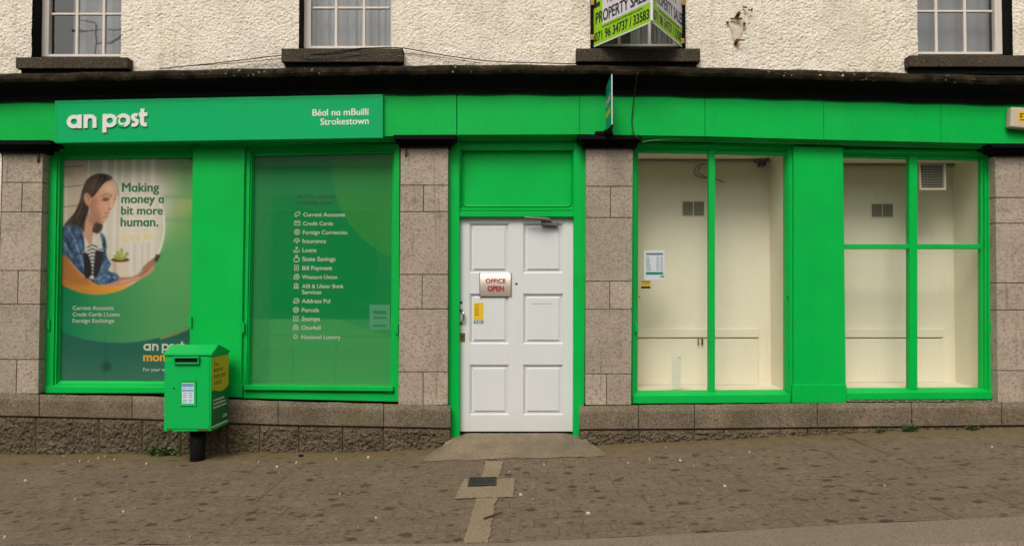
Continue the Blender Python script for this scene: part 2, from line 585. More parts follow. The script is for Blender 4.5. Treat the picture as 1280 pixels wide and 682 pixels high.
def glass_mat(name='window_glass', ior=1.5, wav=0.0015, dust=0.012):
    m = bpy.data.materials.new(name)
    m.use_nodes = True
    t = m.node_tree
    t.nodes.clear()
    out = t.nodes.new('ShaderNodeOutputMaterial')
    mix = t.nodes.new('ShaderNodeMixShader')
    tr = t.nodes.new('ShaderNodeBsdfTransparent')
    tr.inputs['Color'].default_value = (0.95, 0.965, 0.95, 1)
    gl = t.nodes.new('ShaderNodeBsdfGlossy')
    gl.inputs['Roughness'].default_value = 0.0
    fr = t.nodes.new('ShaderNodeFresnel')
    # the same reflectance from both sides of the sheet
    ge = t.nodes.new('ShaderNodeNewGeometry')
    mr = t.nodes.new('ShaderNodeMapRange')
    mr.inputs['To Min'].default_value = ior
    mr.inputs['To Max'].default_value = 1.0 / ior
    t.links.new(ge.outputs['Backfacing'], mr.inputs['Value'])
    t.links.new(mr.outputs['Result'], fr.inputs['IOR'])
    nz = t.nodes.new('ShaderNodeTexNoise')
    nz.inputs['Scale'].default_value = 2.2
    tc = t.nodes.new('ShaderNodeTexCoord')
    t.links.new(tc.outputs['Object'], nz.inputs['Vector'])
    bp = t.nodes.new('ShaderNodeBump')
    bp.inputs['Strength'].default_value = 0.25
    bp.inputs['Distance'].default_value = wav
    t.links.new(nz.outputs['Fac'], bp.inputs['Height'])
    t.links.new(bp.outputs['Normal'], gl.inputs['Normal'])
    t.links.new(fr.outputs['Fac'], mix.inputs['Fac'])
    t.links.new(tr.outputs[0], mix.inputs[1])
    t.links.new(gl.outputs[0], mix.inputs[2])
    # street dust film, its pale streaky haze also standing in for street reflections
    dn = t.nodes.new('ShaderNodeTexNoise')
    dn.inputs['Scale'].default_value = 1.6
    dn.inputs['Detail'].default_value = 6
    dn.inputs['Roughness'].default_value = 0.65
    dn.inputs['Distortion'].default_value = 1.5
    t.links.new(tc.outputs['Object'], dn.inputs['Vector'])
    dr = t.nodes.new('ShaderNodeMapRange')
    dr.inputs['From Min'].default_value, dr.inputs['From Max'].default_value = 0.42, 0.75
    dr.inputs['To Min'].default_value, dr.inputs['To Max'].default_value = dust * 0.3, dust * 1.6
    t.links.new(dn.outputs['Fac'], dr.inputs['Value'])
    df = t.nodes.new('ShaderNodeBsdfDiffuse')
    df.inputs['Color'].default_value = (0.62, 0.60, 0.55, 1)
    m2 = t.nodes.new('ShaderNodeMixShader')
    t.links.new(dr.outputs['Result'], m2.inputs['Fac'])
    t.links.new(mix.outputs[0], m2.inputs[1])
    t.links.new(df.outputs[0], m2.inputs[2])
    t.links.new(m2.outputs[0], out.inputs['Surface'])
    return m


M['glass'] = glass_mat('window_glass', 1.62)
M['old_glass'] = glass_mat('old_window_glass', 2.1, 0.004)

m = Mat('curtain', (0.42, 0.42, 0.44), 0.9)
m.b.inputs['Subsurface Weight'].default_value = 0.0
m.color(m.mix(m.noise(3, 3), (0.27, 0.27, 0.285), (0.19, 0.19, 0.205)))
M['curtain'] = m.m
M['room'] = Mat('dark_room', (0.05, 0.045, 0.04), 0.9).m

m = Mat('leaf', (0.04, 0.09, 0.015), 0.6)
m.color(m.mix(m.noise(30, 2), (0.03, 0.075, 0.012), (0.07, 0.13, 0.025)))
M['leaf'] = m.m


# ------------------------------------------------------------------ lettering
def text_mesh(s, bold=0.0, depth=0.0):
    cu = bpy.data.curves.new('t', 'FONT')
    cu.body = s
    cu.size = 1.0
    cu.offset = bold
    cu.extrude = depth
    cu.resolution_u = 4
    o = bpy.data.objects.new('t', cu)
    C.objects.link(o)
    dg = bpy.context.evaluated_depsgraph_get()
    me = bpy.data.meshes.new_from_object(o.evaluated_get(dg))
    bpy.data.objects.remove(o)
    bpy.data.curves.remove(cu)
    co = np.zeros(len(me.vertices) * 3)
    me.vertices.foreach_get('co', co)
    co = co.reshape(-1, 3)
    polys = [tuple(p.vertices) for p in me.polygons]
    bpy.data.meshes.remove(me)
    return co, polys


def put_text(bm, s, p0, p1, up, nrm, bold=0.0, thick=0.001, height=None, mi=0):
    """text whose ink runs from p0 to p1 along the baseline; up is a unit vector, nrm points to the viewer.
    A lower-case alpha in s stands for the round one-storey a of the shop's lettering: a q whose tail is cut at the baseline"""
    DESC = 'gjpqy|Q'
    src = s.replace('\u0251', 'q')
    want = [c == '\u0251' for c in s if c == '\u0251' or c in DESC]
    co, polys = text_mesh(src)
    if any(want):
        n = len(co)
        par = list(range(n))

        def find(a):
            while par[a] != a:
                par[a] = par[par[a]]
                a = par[a]
            return a
        key = {}
        for i_, c in enumerate(co):
            k_ = (round(c[0], 4), round(c[1], 4))
            if k_ in key: par[find(i_)] = find(key[k_])
            else: key[k_] = i_
        for p in polys:
            for v in p[1:]:
                par[find(v)] = find(p[0])
        isl = {}
        for i_ in range(n):
            isl.setdefault(find(i_), []).append(i_)
        low = sorted((v for v in isl.values() if co[v, 1].min() < -0.08), key=lambda v: co[v, 0].mean())
        if len(low) == len(want):
            for v, w_ in zip(low, want):
                if w_:
                    co[v, 1] = np.maximum(co[v, 1], 0.0)
    x0, x1 = co[:, 0].min() - bold, co[:, 0].max() + bold
    u = Vector(p1) - Vector(p0)
    k = u.length / (x1 - x0)
    ud = u.normalized()
    ky = k if height is None else height / 0.72
    shifts = [(0, 0)] if bold <= 0 else [(-bold, -bold * .5), (bold, -bold * .5), (-bold, bold * .5), (bold, bold * .5), (0, 0)]
    for q_, (sx, sy) in enumerate(shifts):
        vs = []
        for x, y, _ in co:
            vs.append(bm.verts.new(Vector(p0) + ud * ((x + sx - x0) * k) + up * ((y + sy) * ky) + nrm * (thick + q_ * 0.00006)))
        for p in polys:
            try:
                f = bm.faces.new([vs[i] for i in p])
                f.material_index = mi
            except ValueError:
                pass


UP, NRM = Vector((0, 0, 1)), Vector((0, -1, 0))


def wall_text(bm, s, x0, x1, base, y, bold=0.0, thick=0.001, base2=None, height_px=None, mi=0):
    h = None
    if height_px:
        h = height_px * (y + D) / FPX
    put_text(bm, s.replace('a', '\u0251'), at(x0, base, y), at(x1, base if base2 is None else base2, y), UP, NRM, bold, thick, h, mi)


def stroke2d(bm, pts, w, org, u, v, n, thick, closed=False, mi=0, solid=False):
    """ribbon of width w along 2-D points (in units of u, v) lying thick above the plane"""
    P = [Vector((p[0], p[1])) for p in pts]
    m_ = len(P)
    L, Rr = [], []
    for i in range(m_):
        if closed:
            a, b = P[(i - 1) % m_], P[(i + 1) % m_]
        else:
            a, b = P[max(i - 1, 0)], P[min(i + 1, m_ - 1)]
        t = (b - a).normalized()
        nn = Vector((-t.y, t.x)) * (w / 2)
        for arr, q in ((L, P[i] + nn), (Rr, P[i] - nn)):
            arr.append(bm.verts.new(org + u * q.x + v * q.y + n * thick))
    rng = range(m_) if closed else range(m_ - 1)
    fs = []
    for i in rng:
        j = (i + 1) % m_
        f = bm.faces.new((L[i], L[j], Rr[j], Rr[i]))
        f.material_index = mi
        fs.append(f)
    if solid:
        r = bmesh.ops.extrude_face_region(bm, geom=fs)
        vs = [e for e in r['geom'] if isinstance(e, bmesh.types.BMVert)]
        bmesh.ops.translate(bm, verts=vs, vec=-n * thick)
        bmesh.ops.recalc_face_normals(bm, faces=bm.faces[:])


def arc(cx, cy, rx, ry, a0, a1, n=20):
    return [(cx + rx * math.cos(R(a0 + (a1 - a0) * i / n)), cy + ry * math.sin(R(a0 + (a1 - a0) * i / n))) for i in range(n + 1)]


def logo_an_post(bm, org, u, v, n, thick, W=0.28, mi=0, mi2=1, solid=False):
    """the rounded lower-case lettering of the sign; x-height 1, drawn in units of u, v. Total width about 5.85"""
    r = 0.5 - W / 2
    z = [0.0]

    def st_(pts, closed=False, w=W, m_=mi):
        z[0] += 0.00006
        stroke2d(bm, pts, w, org, u, v, n, thick + z[0], closed, m_, solid)
    # a
    st_(arc(0.52, 0.5, r + .02, r, 0, 345, 26), True)
    st_([(0.93, 0.0), (0.93, 1.0)])
    # n
    st_([(1.36, 0.0), (1.36, 1.0)])
    st_([(1.36, 0.5)] + arc(1.68, 0.56, 0.32, 0.30, 165, 0, 12) + [(2.0, 0.0)])
    # p
    st_([(2.72, -0.36), (2.72, 1.0)])
    st_(arc(3.10, 0.5, r + .02, r, 0, 345, 26), True)
    # o with its swirl
    st_(arc(4.06, 0.5, r + .02, r, 0, 345, 26), True)
    st_(arc(3.98, 0.44, r * 0.98, r * 1.0, 130, 300, 12), False, W * 0.55, mi2)
    # s
    st_([(5.08, 0.82), (4.98, 0.87), (4.86, 0.865), (4.76, 0.80), (4.75, 0.68), (4.82, 0.58), (4.95, 0.50), (5.05, 0.40), (5.05, 0.25), (4.96, 0.15), (4.82, 0.12), (4.68, 0.17)], False, W * 0.92)
    # t
    st_([(5.46, 1.32), (5.42, 1.0), (5.42, 0.35), (5.47, 0.18), (5.60, 0.13), (5.76, 0.15)])
    st_([(5.18, 0.88), (5.80, 0.90)])


# ------------------------------------------------------------------ value noise for real relief
VN = {}


def vnoise(X, Z, scale, seed):
    if seed not in VN:
        VN[seed] = np.random.default_rng(seed).random((256, 256))
    T = VN[seed]
    x, z = X * scale + 100.3, Z * scale + 57.7
    xi, zi = np.floor(x).astype(int), np.floor(z).astype(int)
    fx, fz = x - xi, z - zi
    fx, fz = fx * fx * (3 - 2 * fx), fz * fz * (3 - 2 * fz)
    g = lambda a, b: T[a % 256, b % 256]
    return (g(xi, zi) * (1 - fx) + g(xi + 1, zi) * fx) * (1 - fz) + (g(xi, zi + 1) * (1 - fx) + g(xi + 1, zi + 1) * fx) * fz


def grid_mesh(name, V, nx, nz):
    """V: (nx*nz, 3) row-major by x then z"""
    me = bpy.data.meshes.new(name)
    i = np.arange(nx * nz).reshape(nx, nz)
    q = np.stack([i[:-1, :-1], i[1:, :-1], i[1:, 1:], i[:-1, 1:]], -1).reshape(-1, 4)
    return V, q


def mesh_from(name, V, Q):
    me = bpy.data.meshes.new(name)
    me.vertices.add(len(V))
    me.vertices.foreach_set('co', np.asarray(V, dtype=np.float32).ravel())
    me.loops.add(len(Q) * 4)
    me.loops.foreach_set('vertex_index', np.asarray(Q, dtype=np.int32).ravel())
    me.polygons.add(len(Q))
    me.polygons.foreach_set('loop_start', np.arange(0, len(Q) * 4, 4, dtype=np.int32))
    me.update(calc_edges=True)
    return me


# ================================================================== SETTING: ground
BASE = [(-300, 567), (0, 568), (120, 567.5), (250, 568), (330, 565.5), (460, 565), (500, 563), (545, 560.5), (620, 558.5), (740, 556.5), (800, 553.5), (870, 550.5), (1000, 544.5), (1100, 539.5), (1200, 536), (1280, 533.5), (1600, 521)]
KERB = [(-300, 682), (0, 681), (260, 680.5), (520, 679.5), (640, 677.5), (760, 672), (900, 664.5), (1020, 657), (1180, 649.5), (1280, 645), (1600, 631)]
YW = -0.085
base_w = [(p.x, p.z) for p in (at(a, b, YW) for a, b in BASE)]


def kerb_y(X):
    return -2.66 - 0.045 * X


def kerb_pt(px, py):
    y = -2.66
    for _ in range(6):
        p = at(px, py, y)
        y = kerb_y(p.x)
    return (p.x, p.z)


kerb_w = [kerb_pt(a, b) for a, b in KERB]


def zb(X): return lerp_line(base_w, max(-9, min(9, X)))
def zk(X): return lerp_line(kerb_w, max(-6, min(6, X)))


def ground_z(X, y):
    t = (y - YW) / (kerb_y(X) - YW)
    a_, b_ = np.array(float(X)), np.array(float(y))
    return zb(X) * (1 - t) + zk(X) * t + float((vnoise(a_, b_, 3.0, 5) - 0.5) * 0.012 + (vnoise(a_, b_, 9.0, 6) - 0.5) * 0.006)


xs = np.concatenate([np.linspace(-12, -5.2, 18), np.linspace(-5.1, 5.1, 240), np.linspace(5.2, 12, 18)])
ts = np.concatenate([[-0.25, -0.1], np.linspace(0, 1, 70)])
V = []
for X in xs:
    for t in ts:
        y = YW + (kerb_y(X) - YW) * t
        V.append((X, y, ground_z(X, y)))
V = np.array(V)
V, Q = grid_mesh('g', V, len(xs), len(ts))
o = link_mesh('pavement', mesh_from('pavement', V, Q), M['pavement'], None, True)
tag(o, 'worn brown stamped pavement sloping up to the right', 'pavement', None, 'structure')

# kerb and road
bm = BM()
kx = list(np.linspace(-12, 12, 97))


def strip(bm, xs_, f0, f1, z0, z1, mi=0):
    a = [bm.verts.new((x, f0(x), z0(x))) for x in xs_]
    b = [bm.verts.new((x, f1(x), z1(x))) for x in xs_]
    for i in range(len(xs_) - 1):
        bm.faces.new((a[i], b[i], b[i + 1], a[i + 1])).material_index = mi


G = 0.016
wob = lambda x: 0.010 * math.sin(x * 9.1) + 0.008 * math.sin(x * 23.7 + 1) + 0.005 * math.sin(x * 51.0)
top = lambda x: zk(x) + 0.006
strip(bm, kx, lambda x: kerb_y(x) - G, lambda x: kerb_y(x) - G - 0.38, top, lambda x: top(x) - 0.006)
strip(bm, kx, lambda x: kerb_y(x) - G - 0.0005, lambda x: kerb_y(x) - G, lambda x: top(x) - 0.06, top)
strip(bm, kx, lambda x: kerb_y(x) - G - 0.38, lambda x: kerb_y(x) - G - 0.40, lambda x: top(x) - 0.006, lambda x: top(x) - 0.03)
strip(bm, kx, lambda x: kerb_y(x) - G - 0.40, lambda x: kerb_y(x) - G - 0.405, lambda x: top(x) - 0.03, lambda x: top(x) - 0.14)
o = obj('kerb', bm, M['kerb'])
tag(o, 'pale concrete kerb edging the pavement', 'kerb', None, 'structure')
bm = BM()
strip(bm, kx, lambda x: kerb_y(x) - 0.30, lambda x: -60.0, lambda x: zk(x) - 0.035, lambda x: zk(x) - 0.10)
a = [bm.verts.new(p) for p in ((-150, 0.5, -0.6), (-150, -60, -0.6), (150, -60, -0.6), (150, 0.5, -0.6))]
bm.faces.new(a)
b = [bm.verts.new(p) for p in ((-150, -60, -0.6), (-150, -300, -0.6), (150, -300, -0.6), (150, -60, -0.6))]
bm.faces.new(b)
o = obj('road', bm, M['asphalt'])
tag(o, 'grey asphalt road in front of the shop', 'road', None, 'structure')

# concrete ramp at the door, trench patch in the paving
bm = BM()
nU, nV_ = 48, 14
door_l, door_r = at(560, 541, 0.10), at(731, 541, 0.10)
fr_l, fr_r = -0.745, 0.80
zdoor = at(645, 540.5, 0.13).z
gv = []
for j in range(nV_ + 1):
    t = j / nV_
    if t < 0.3:
        y = 0.20 + (-0.09 - 0.20) * (t / 0.3)
        xl, xr = door_l.x - 0.0, door_r.x + 0.0
    else:
        q = (t - 0.3) / 0.7
        y = -0.09 + (-0.60 + 0.09) * q
        e = 1 - (1 - q) ** 2.2
        xl, xr = door_l.x + (fr_l - door_l.x) * e, door_r.x + (fr_r - door_r.x) * e
    row = []
    for i in range(nU + 1):
        s = i / nU
        X = xl + (xr - xl) * s
        yy = y + (0.06 * s if t > 0.9 else 0) * (t - 0.9) / 0.1 if t > 0.9 else y
        zg = ground_z(X, min(yy, YW)) + 0.005
        ed = min(1.0, min(s, 1 - s) / 0.16)
        ed = ed * ed * (3 - 2 * ed)
        hgt = max(0.0, 1 - max(0, (0.05 - y)) / 0.62)
        if t < 0.3: ed = max(ed, 0.75)
        zz = zg + (zdoor - zg) * (hgt ** 1.1) * (0.45 + 0.55 * ed if t < 0.5 else ed * (1) + (1 - ed) * max(0, 0.45 * (1 - (t - .5) * 3)))
        zz += 0.004 * (random.random() - 0.5)
        row.append(bm.verts.new((X, yy + (0.035 if j == nV_ else 0.012) * (random.random() - .5), zz)))
    gv.append(row)
for j in range(nV_):
    for i in range(nU):
        bm.faces.new((gv[j][i], gv[j + 1][i], gv[j + 1][i + 1], gv[j][i + 1]))
o = obj('door_ramp', bm, M['ramp'], None, True)
tag(o, 'rough concrete ramp up to the white door', 'ramp', None, 'structure')


def ground_at(px, py):
    """point of the pavement seen at a measured photo point"""
    y = -1.0
    d0 = at(px, py, -D + 1.0) - Vector((0, -D, CAMZ))
    t = 3.0
    for _ in range(40):
        p = Vector((0, -D, CAMZ)) + d0 * t
        f = p.z - ground_z(p.x, p.y)
        t += f / max(1e-4, -d0.z) * 0.9
    return p


def gpatch(bm, pts, lift, n=26):
    P = [ground_at(*p) for p in pts]
    g = []
    for j in range(n + 1):
        row = []
        for i in range(n + 1):
            s, t = i / n, j / n
            p = (P[0] * (1 - s) + P[1] * s) * (1 - t) + (P[3] * (1 - s) + P[2] * s) * t
            if 0 < j < n and i in (0, n) or (j in (0, n) and 0 < i < n):
                p = p + Vector((random.uniform(-.007, .007), random.uniform(-.007, .007), 0))
            row.append(bm.verts.new((p.x, p.y, ground_z(p.x, p.y) + lift)))
        g.append(row)
    for j in range(n):
        for i in range(n):
            bm.faces.new((g[j][i], g[j + 1][i], g[j + 1][i + 1], g[j][i + 1]))


bm = BM()
gpatch(bm, [(607, 577.5), (629, 577), (624, 598), (601.5, 599)], 0.008)
gpatch(bm, [(580, 599.2), (644, 598), (641.5, 622), (568.5, 624)], 0.008)
gpatch(bm, [(595.5, 623.5), (621, 622.8), (610, 679), (578, 680)], 0.008)
o = obj('paving_patch', bm, M['patch'], None, True)
tag(o, 'sandy concrete trench patch crossing the pavement around the drain', 'paving patch', None, 'structure')

# ================================================================== THE BUILDING
bld = thing('shop_building', 'two storey terrace with cream roughcast upper wall above a green shopfront of granite pilasters', 'building', (0, 0.2, 0.05))

CORN_TOP = [(-300, 101), (0, 94.5), (160, 91), (320, 87.5), (500, 84), (640, 83), (800, 84), (960, 88.5), (1140, 93.5), (1280, 96.5), (1600, 104)]
CORN_BOT = [(-300, 133), (0, 128), (68, 126.5), (250, 122), (478, 118), (640, 117.5), (800, 119), (960, 123), (1180, 129), (1280, 131.5), (1600, 139)]
FAS_BOT = [(-300, 180), (0, 177.5), (68, 178), (250, 176), (478, 170.5), (571, 168.5), (725, 168), (881, 170.5), (960, 173), (1240, 179.5), (1280, 180.5), (1600, 187)]

# upper wall with real roughcast relief, cut round the windows
UPW = [  # opening left, right, sill top (photo px on the wall plane)
    (39.5, 151, 71.5), (373.5, 489.5, 61), (738, 857, 60.5), (1147, 1266, 68.5)]
zlow = at(640, 97, 0).z - 0.06
ztop_fine = at(640, -22, 0).z
ZTOP = 5.4
SP_ = 0.006


def relief(X, Z):
    a = vnoise(X, Z * 1.25, 56, 1)
    b = vnoise(X, Z * 1.2, 105, 2)
    c_ = vnoise(X, Z, 9, 3)
    r_ = np.abs(a - 0.5) * 2
    d_ = vnoise(X, Z, 2.2, 4)
    return -((0.003 + 0.007 * d_) * a + 0.009 * b + 0.006 * c_ - 0.012 + 0.002 * (1 - r_))


allV, allQ, off = [], [], 0


def wall_rect(x0, x1, z0, z1, sp, fine=True):
    global off
    nx = max(2, int((x1 - x0) / sp) + 1)
    nz = max(2, int((z1 - z0) / sp) + 1)
    X, Z = np.meshgrid(np.linspace(x0, x1, nx), np.linspace(z0, z1, nz), indexing='ij')
    Y = relief(X, Z) if fine else np.zeros_like(X)
    V_ = np.stack([X, Y, Z], -1).reshape(-1, 3)
    V_, Q_ = grid_mesh('w', V_, nx, nz)
    allV.append(V_)
    allQ.append(Q_ + off)
    off += len(V_)


edges = [-6.5]
for (a, b, s) in UPW:
    edges += [at(a, s - 20, 0).x, at(b, s - 20, 0).x]
edges.append(6.5)
for k in range(0, len(edges), 2):
    wall_rect(edges[k], edges[k + 1], zlow, ztop_fine, SP_)
    wall_rect(edges[k], edges[k + 1], ztop_fine, ZTOP, 0.03)
for (a, b, s) in UPW:
    x0, x1 = at(a, s, 0).x, at(b, s, 0).x
    wall_rect(x0, x1, zlow, at(a, s, 0).z - 0.01, SP_)
    wall_rect(x0, x1, at(a, s, 0).z + 1.55, ZTOP, 0.03)
me = mesh_from('upper_wall', np.concatenate(allV), np.concatenate(allQ))
link_mesh('upper_wall', me, M['roughcast'], bld, True)
# wall thickness behind, roof edge
bm = BM()
box(bm, (-6.5, 0.9, -0.2), (6.5, 1.1, 5.4))
box(bm, (-6.5, 0.05, 5.4), (6.5, 1.1, 5.5))
box(bm, (-6.5, 0.05, -0.3), (-6.44, 0.9, 5.4))
box(bm, (6.44, 0.05, -0.3), (6.5, 0.9, 5.4))
obj('rear_wall', bm, M['room'], bld)
bm = BM()
rz = 5.5
vs = [bm.verts.new(p) for p in ((-6.8, -0.3, rz), (6.8, -0.3, rz), (6.8, 3.2, rz + 2.2), (-6.8, 3.2, rz + 2.2), (-6.8, 6.7, rz), (6.8, 6.7, rz))]
bm.faces.new((vs[0], vs[1], vs[2], vs[3]))
bm.faces.new((vs[3], vs[2], vs[5], vs[4]))
obj('roof', bm, Mat('slate', (0.05, 0.05, 0.055), 0.7).m, bld)

# cornice: lofted moulding
prof = [(0.02, -0.06, 0), (-0.25, -0.02, 0), (-0.285, 0.04, 0), (-0.295, 0.14, 0), (-0.285, 0.25, 0), (-0.25, 0.30, 0), (-0.235, 0.36, 1), (-0.20, 0.50, 1), (-0.16, 0.58, 1), (-0.155, 0.66, 1), (-0.125, 0.80, 1), (-0.12, 1.0, 1), (0.0, 1.02, 1)]
bm = BM()
pxs = list(range(-340, 1640, 20))
rows = []
for px in pxs:
    t_, b_ = lerp_line(CORN_TOP, px), lerp_line(CORN_BOT, px)
    rows.append([bm.verts.new(at(px, t_ + (b_ - t_) * f, yy) + Vector((0, 0, 0.004 * math.sin(px * .07)))) for (yy, f, _) in prof])
for i in range(len(rows) - 1):
    for j in range(len(prof) - 1):
        f = bm.faces.new((rows[i][j], rows[i][j + 1], rows[i + 1][j + 1], rows[i + 1][j]))
        f.material_index = prof[j + 1][2]
obj('cornice', bm, [M['cornice'], M['black']], bld)

# fascia panels
def fas_quad(x0, x1, gap=0.6):
    return ((x0 + gap, lerp_line(CORN_BOT, x0) - 1.5), (x1 - gap, lerp_line(CORN_BOT, x1) - 1.5), (x1 - gap, lerp_line(FAS_BOT, x1)), (x0 + gap, lerp_line(FAS_BOT, x0)))


for x0, x1 in ((-300, 0), (0, 69), (69, 260), (260, 478), (478, 571), (571, 725), (725, 881), (881, 1030), (1030, 1176), (1176, 1290), (1290, 1600)):
    bm = BM()
    g0 = 0.45
    slab(bm, fas_quad(x0, x1, g0 if x0 in (478, 571, 881, 1176) else 0.02), -0.10, 0.05, 0.0015)
    obj('fascia_panel', bm, M['green'], bld)
# header behind the windows' tops and stepped mouldings under the fascia
bm = BM()
for x0, x1 in ((-300, 60), (60, 250), (250, 478), (478, 571), (571, 725), (725, 881), (881, 1060), (1060, 1246), (1246, 1600)):
    fb0, fb1 = lerp_line(FAS_BOT, x0), lerp_line(FAS_BOT, x1)
    slab(bm, ((x0, fb0 - 4), (x1, fb1 - 4), (x1, fb1 + 21), (x0, fb0 + 21)), 0.10, 0.16, 0)
    if x0 >= 250 and x0 < 1200:
        slab(bm, ((x0, fb0 - 1), (x1, fb1 - 1), (x1, fb1 + 2.6), (x0, fb0 + 2.6)), -0.070, 0.06, 0.004)
        slab(bm, ((x0, fb0 + 1.8), (x1, fb1 + 1.8), (x1, fb1 + 5.5), (x0, fb0 + 5.5)), -0.025, 0.08, 0.004)
    else:
        slab(bm, ((x0, fb0 - 1), (x1, fb1 - 1), (x1, fb1 + 4.5), (x0, fb0 + 4.5)), 0.018, 0.08, 0.004)
obj('fascia_moulding', bm, M['green'], bld)


# granite pilasters
def tone_layer(bm):
    return bm.faces.layers.float.get('tone') or bm.faces.layers.float.new('tone')


def block(bm, quad, y0, y1, bevel, tone, gap_px=0.45):
    (ax, ay), (bx, by), (cx, cy), (dx, dy) = quad
    q = ((ax + gap_px, ay + gap_px), (bx - gap_px, by + gap_px), (cx - gap_px, cy - gap_px), (dx + gap_px, dy - gap_px))
    n0 = len(bm.faces)
    slab(bm, q, y0, y1, bevel, 0, 2)
    bm.faces.ensure_lookup_table()
    L = tone_layer(bm)
    for f in bm.faces[n0:]:
        f[L] = tone


def pilaster(xl, xr, xlb, xrb, top, bot, courses, splits, y0=-0.045, y1=0.10):
    """courses: photo y of the joints; splits: x fraction of the vertical joint or None"""
    bm = BM()
    tone_layer(bm)
    ys = [top] + courses + [bot]
    xa = lambda y: xl + (xlb - xl) * (y - top) / (bot - top)
    xb = lambda y: xr + (xrb - xr) * (y - top) / (bot - top)
    for i in range(len(ys) - 1):
        a, b = ys[i], ys[i + 1]
        s = splits[i]
        if s is None:
            block(bm, ((xa(a), a), (xb(a), a), (xb(b), b), (xa(b), b)), y0 - random.uniform(0, .003), y1, 0.004, random.random())
        else:
            xm = lambda y: xa(y) + (xb(y) - xa(y)) * s
            block(bm, ((xa(a), a), (xm(a), a), (xm(b), b), (xa(b), b)), y0 - random.uniform(0, .003), y1, 0.004, random.random())
            block(bm, ((xm(a), a), (xb(a), a), (xb(b), b), (xm(b), b)), y0 - random.uniform(0, .003), y1, 0.004, random.random())
    core = BM()
    slab(core, ((xa(top) + 1, top), (xb(top) - 1, top), (xb(bot) - 1, bot), (xa(bot) + 1, bot)), y0 + 0.007, y1 - 0.003, 0)
    p = obj('pilaster', bm, M['granite'], bld)
    obj('mortar_joint', core, M['mortar'], p)
    return p


pilaster(3.5, 54, -6, 48, 190, 492, [228, 265, 338, 380, 449], [None, .5, None, .46, None, .48])
pilaster(500.5, 560.5, 497.5, 560, 182, 506, [231.5, 264.5, 343, 386, 464.5], [None, .49, None, .47, None, .5])
pilaster(732, 791.5, 731.5, 789.5, 183, 506, [233, 272, 351.5, 386.5, 467], [None, .53, None, .52, None, .46])
pilaster(1243.5, 1300, 1247, 1304, 193, 503, [247, 279, 353.5, 387.5, 463], [None, .66, None, .8, None, .6])
for (pa, pb) in ((-300, -60), (1360, 1600)):
    pilaster(pa, pa + 60, pa, pa + 60, 195, 495, [240, 290, 360, 400, 455], [None, .5, None, .5, None, .5])

# capitals in black
for (x0, x1, ytop, ybot, tilt) in ((-12, 63, 175, 191, 0), (491.5, 570, 168.5, 184, -0.4), (722.5, 803, 169, 185, 0.4), (1240, 1315, 179, 195, 0.5)):
    bm = BM()
    slab(bm, ((x0, ytop), (x1, ytop + tilt), (x1 - .5, ytop + 5.5), (x0 + .5, ytop + 5.5)), -0.175, 0.08, 0.004)
    slab(bm, ((x0 + 3, ytop + 5.2), (x1 - 3, ytop + 5.2), (x1 - 5, ytop + 10), (x0 + 5, ytop + 10)), -0.13, 0.08, 0.006)
    slab(bm, ((x0 + 6, ytop + 9.7), (x1 - 6, ytop + 9.7), (x1 - 7, ybot), (x0 + 7, ybot)), -0.085, 0.08, 0.004)
    obj('capital', bm, M['black'], bld)
# iron pins left in the stone under the capitals
for (x, y0_, y1_) in ((47.5, 193, 203), (507.5, 186, 196)):
    bm = BM()
    tube(bm, [at(x, y0_, -0.06), at(x + .3, (y0_ + y1_) / 2, -0.062), at(x - .2, y1_, -0.052)], [0.010, 0.011, 0.008], 7)
    obj('iron_pin', bm, M['rust'], bld)

# neighbour wall sliver at the far left
bm = BM()
slab(bm, ((-300, 180), (3.0, 180), (-6, 494), (-300, 490)), -0.02, 0.09, 0)
obj('side_wall', bm, M['roughcast'], bld)
bm = BM()
slab(bm, ((1301, 190), (1600, 190), (1600, 500), (1305, 503)), -0.02, 0.09, 0)
obj('side_wall', bm, M['roughcast'], bld)

# plinth: dressed upper course with a splayed top, rock-faced lower course
PT = [(-300, 484), (0, 491.5), (60, 493), (200, 495), (300, 499.5), (400, 502.5), (563, 506), (724, 506.5), (850, 505.5), (980, 503.5), (1280, 501.5), (1600, 497)]
PM = [(-300, 514), (0, 519.5), (60, 521), (200, 524), (300, 530), (430, 532.5), (563, 535), (724, 536.5), (850, 536), (980, 534.5), (1280, 531.5), (1600, 526)]


def splay_block(bm, x0, x1, tone):
    L = tone_layer(bm)
    n0 = len(bm.faces)
    g = 0.5
    x0 += g; x1 -= g
    t0, t1, m0, m1 = lerp_line(PT, x0), lerp_line(PT, x1), lerp_line(PM, x0), lerp_line(PM, x1)
    sec = []
    nseg = max(2, int((x1 - x0) / 12))
    rows = []
    for k in range(nseg + 1):
        s = k / nseg
        px = x0 + (x1 - x0) * s
        t_, m_ = t0 + (t1 - t0) * s, m0 + (m1 - m0) * s
        w = lambda a: a + random.uniform(-.45, .45)
        rows.append([bm.verts.new(v) for v in (at(px, t_, 0.10) + Vector((0, 0, -.004)), at(px, w(t_), -0.045), at(px, w(t_ + 6.8), -0.088), at(px, w(t_ + 9.5), -0.092), at(px, m_ - 1.2, -0.090), at(px, m_ - .2, -0.082), at(px, m_, 0.10))])
    for i in range(nseg):
        for j in range(6):
            bm.faces.new((rows[i][j], rows[i][j + 1], rows[i + 1][j + 1], rows[i + 1][j]))
    bm.faces.new(rows[0]); bm.faces.new(list(reversed(rows[-1])))
    bm.faces.ensure_lookup_table()
    for f in bm.faces[n0:]:
        f[L] = tone
        f.smooth = False
    bmesh.ops.recalc_face_normals(bm, faces=bm.faces[n0:])


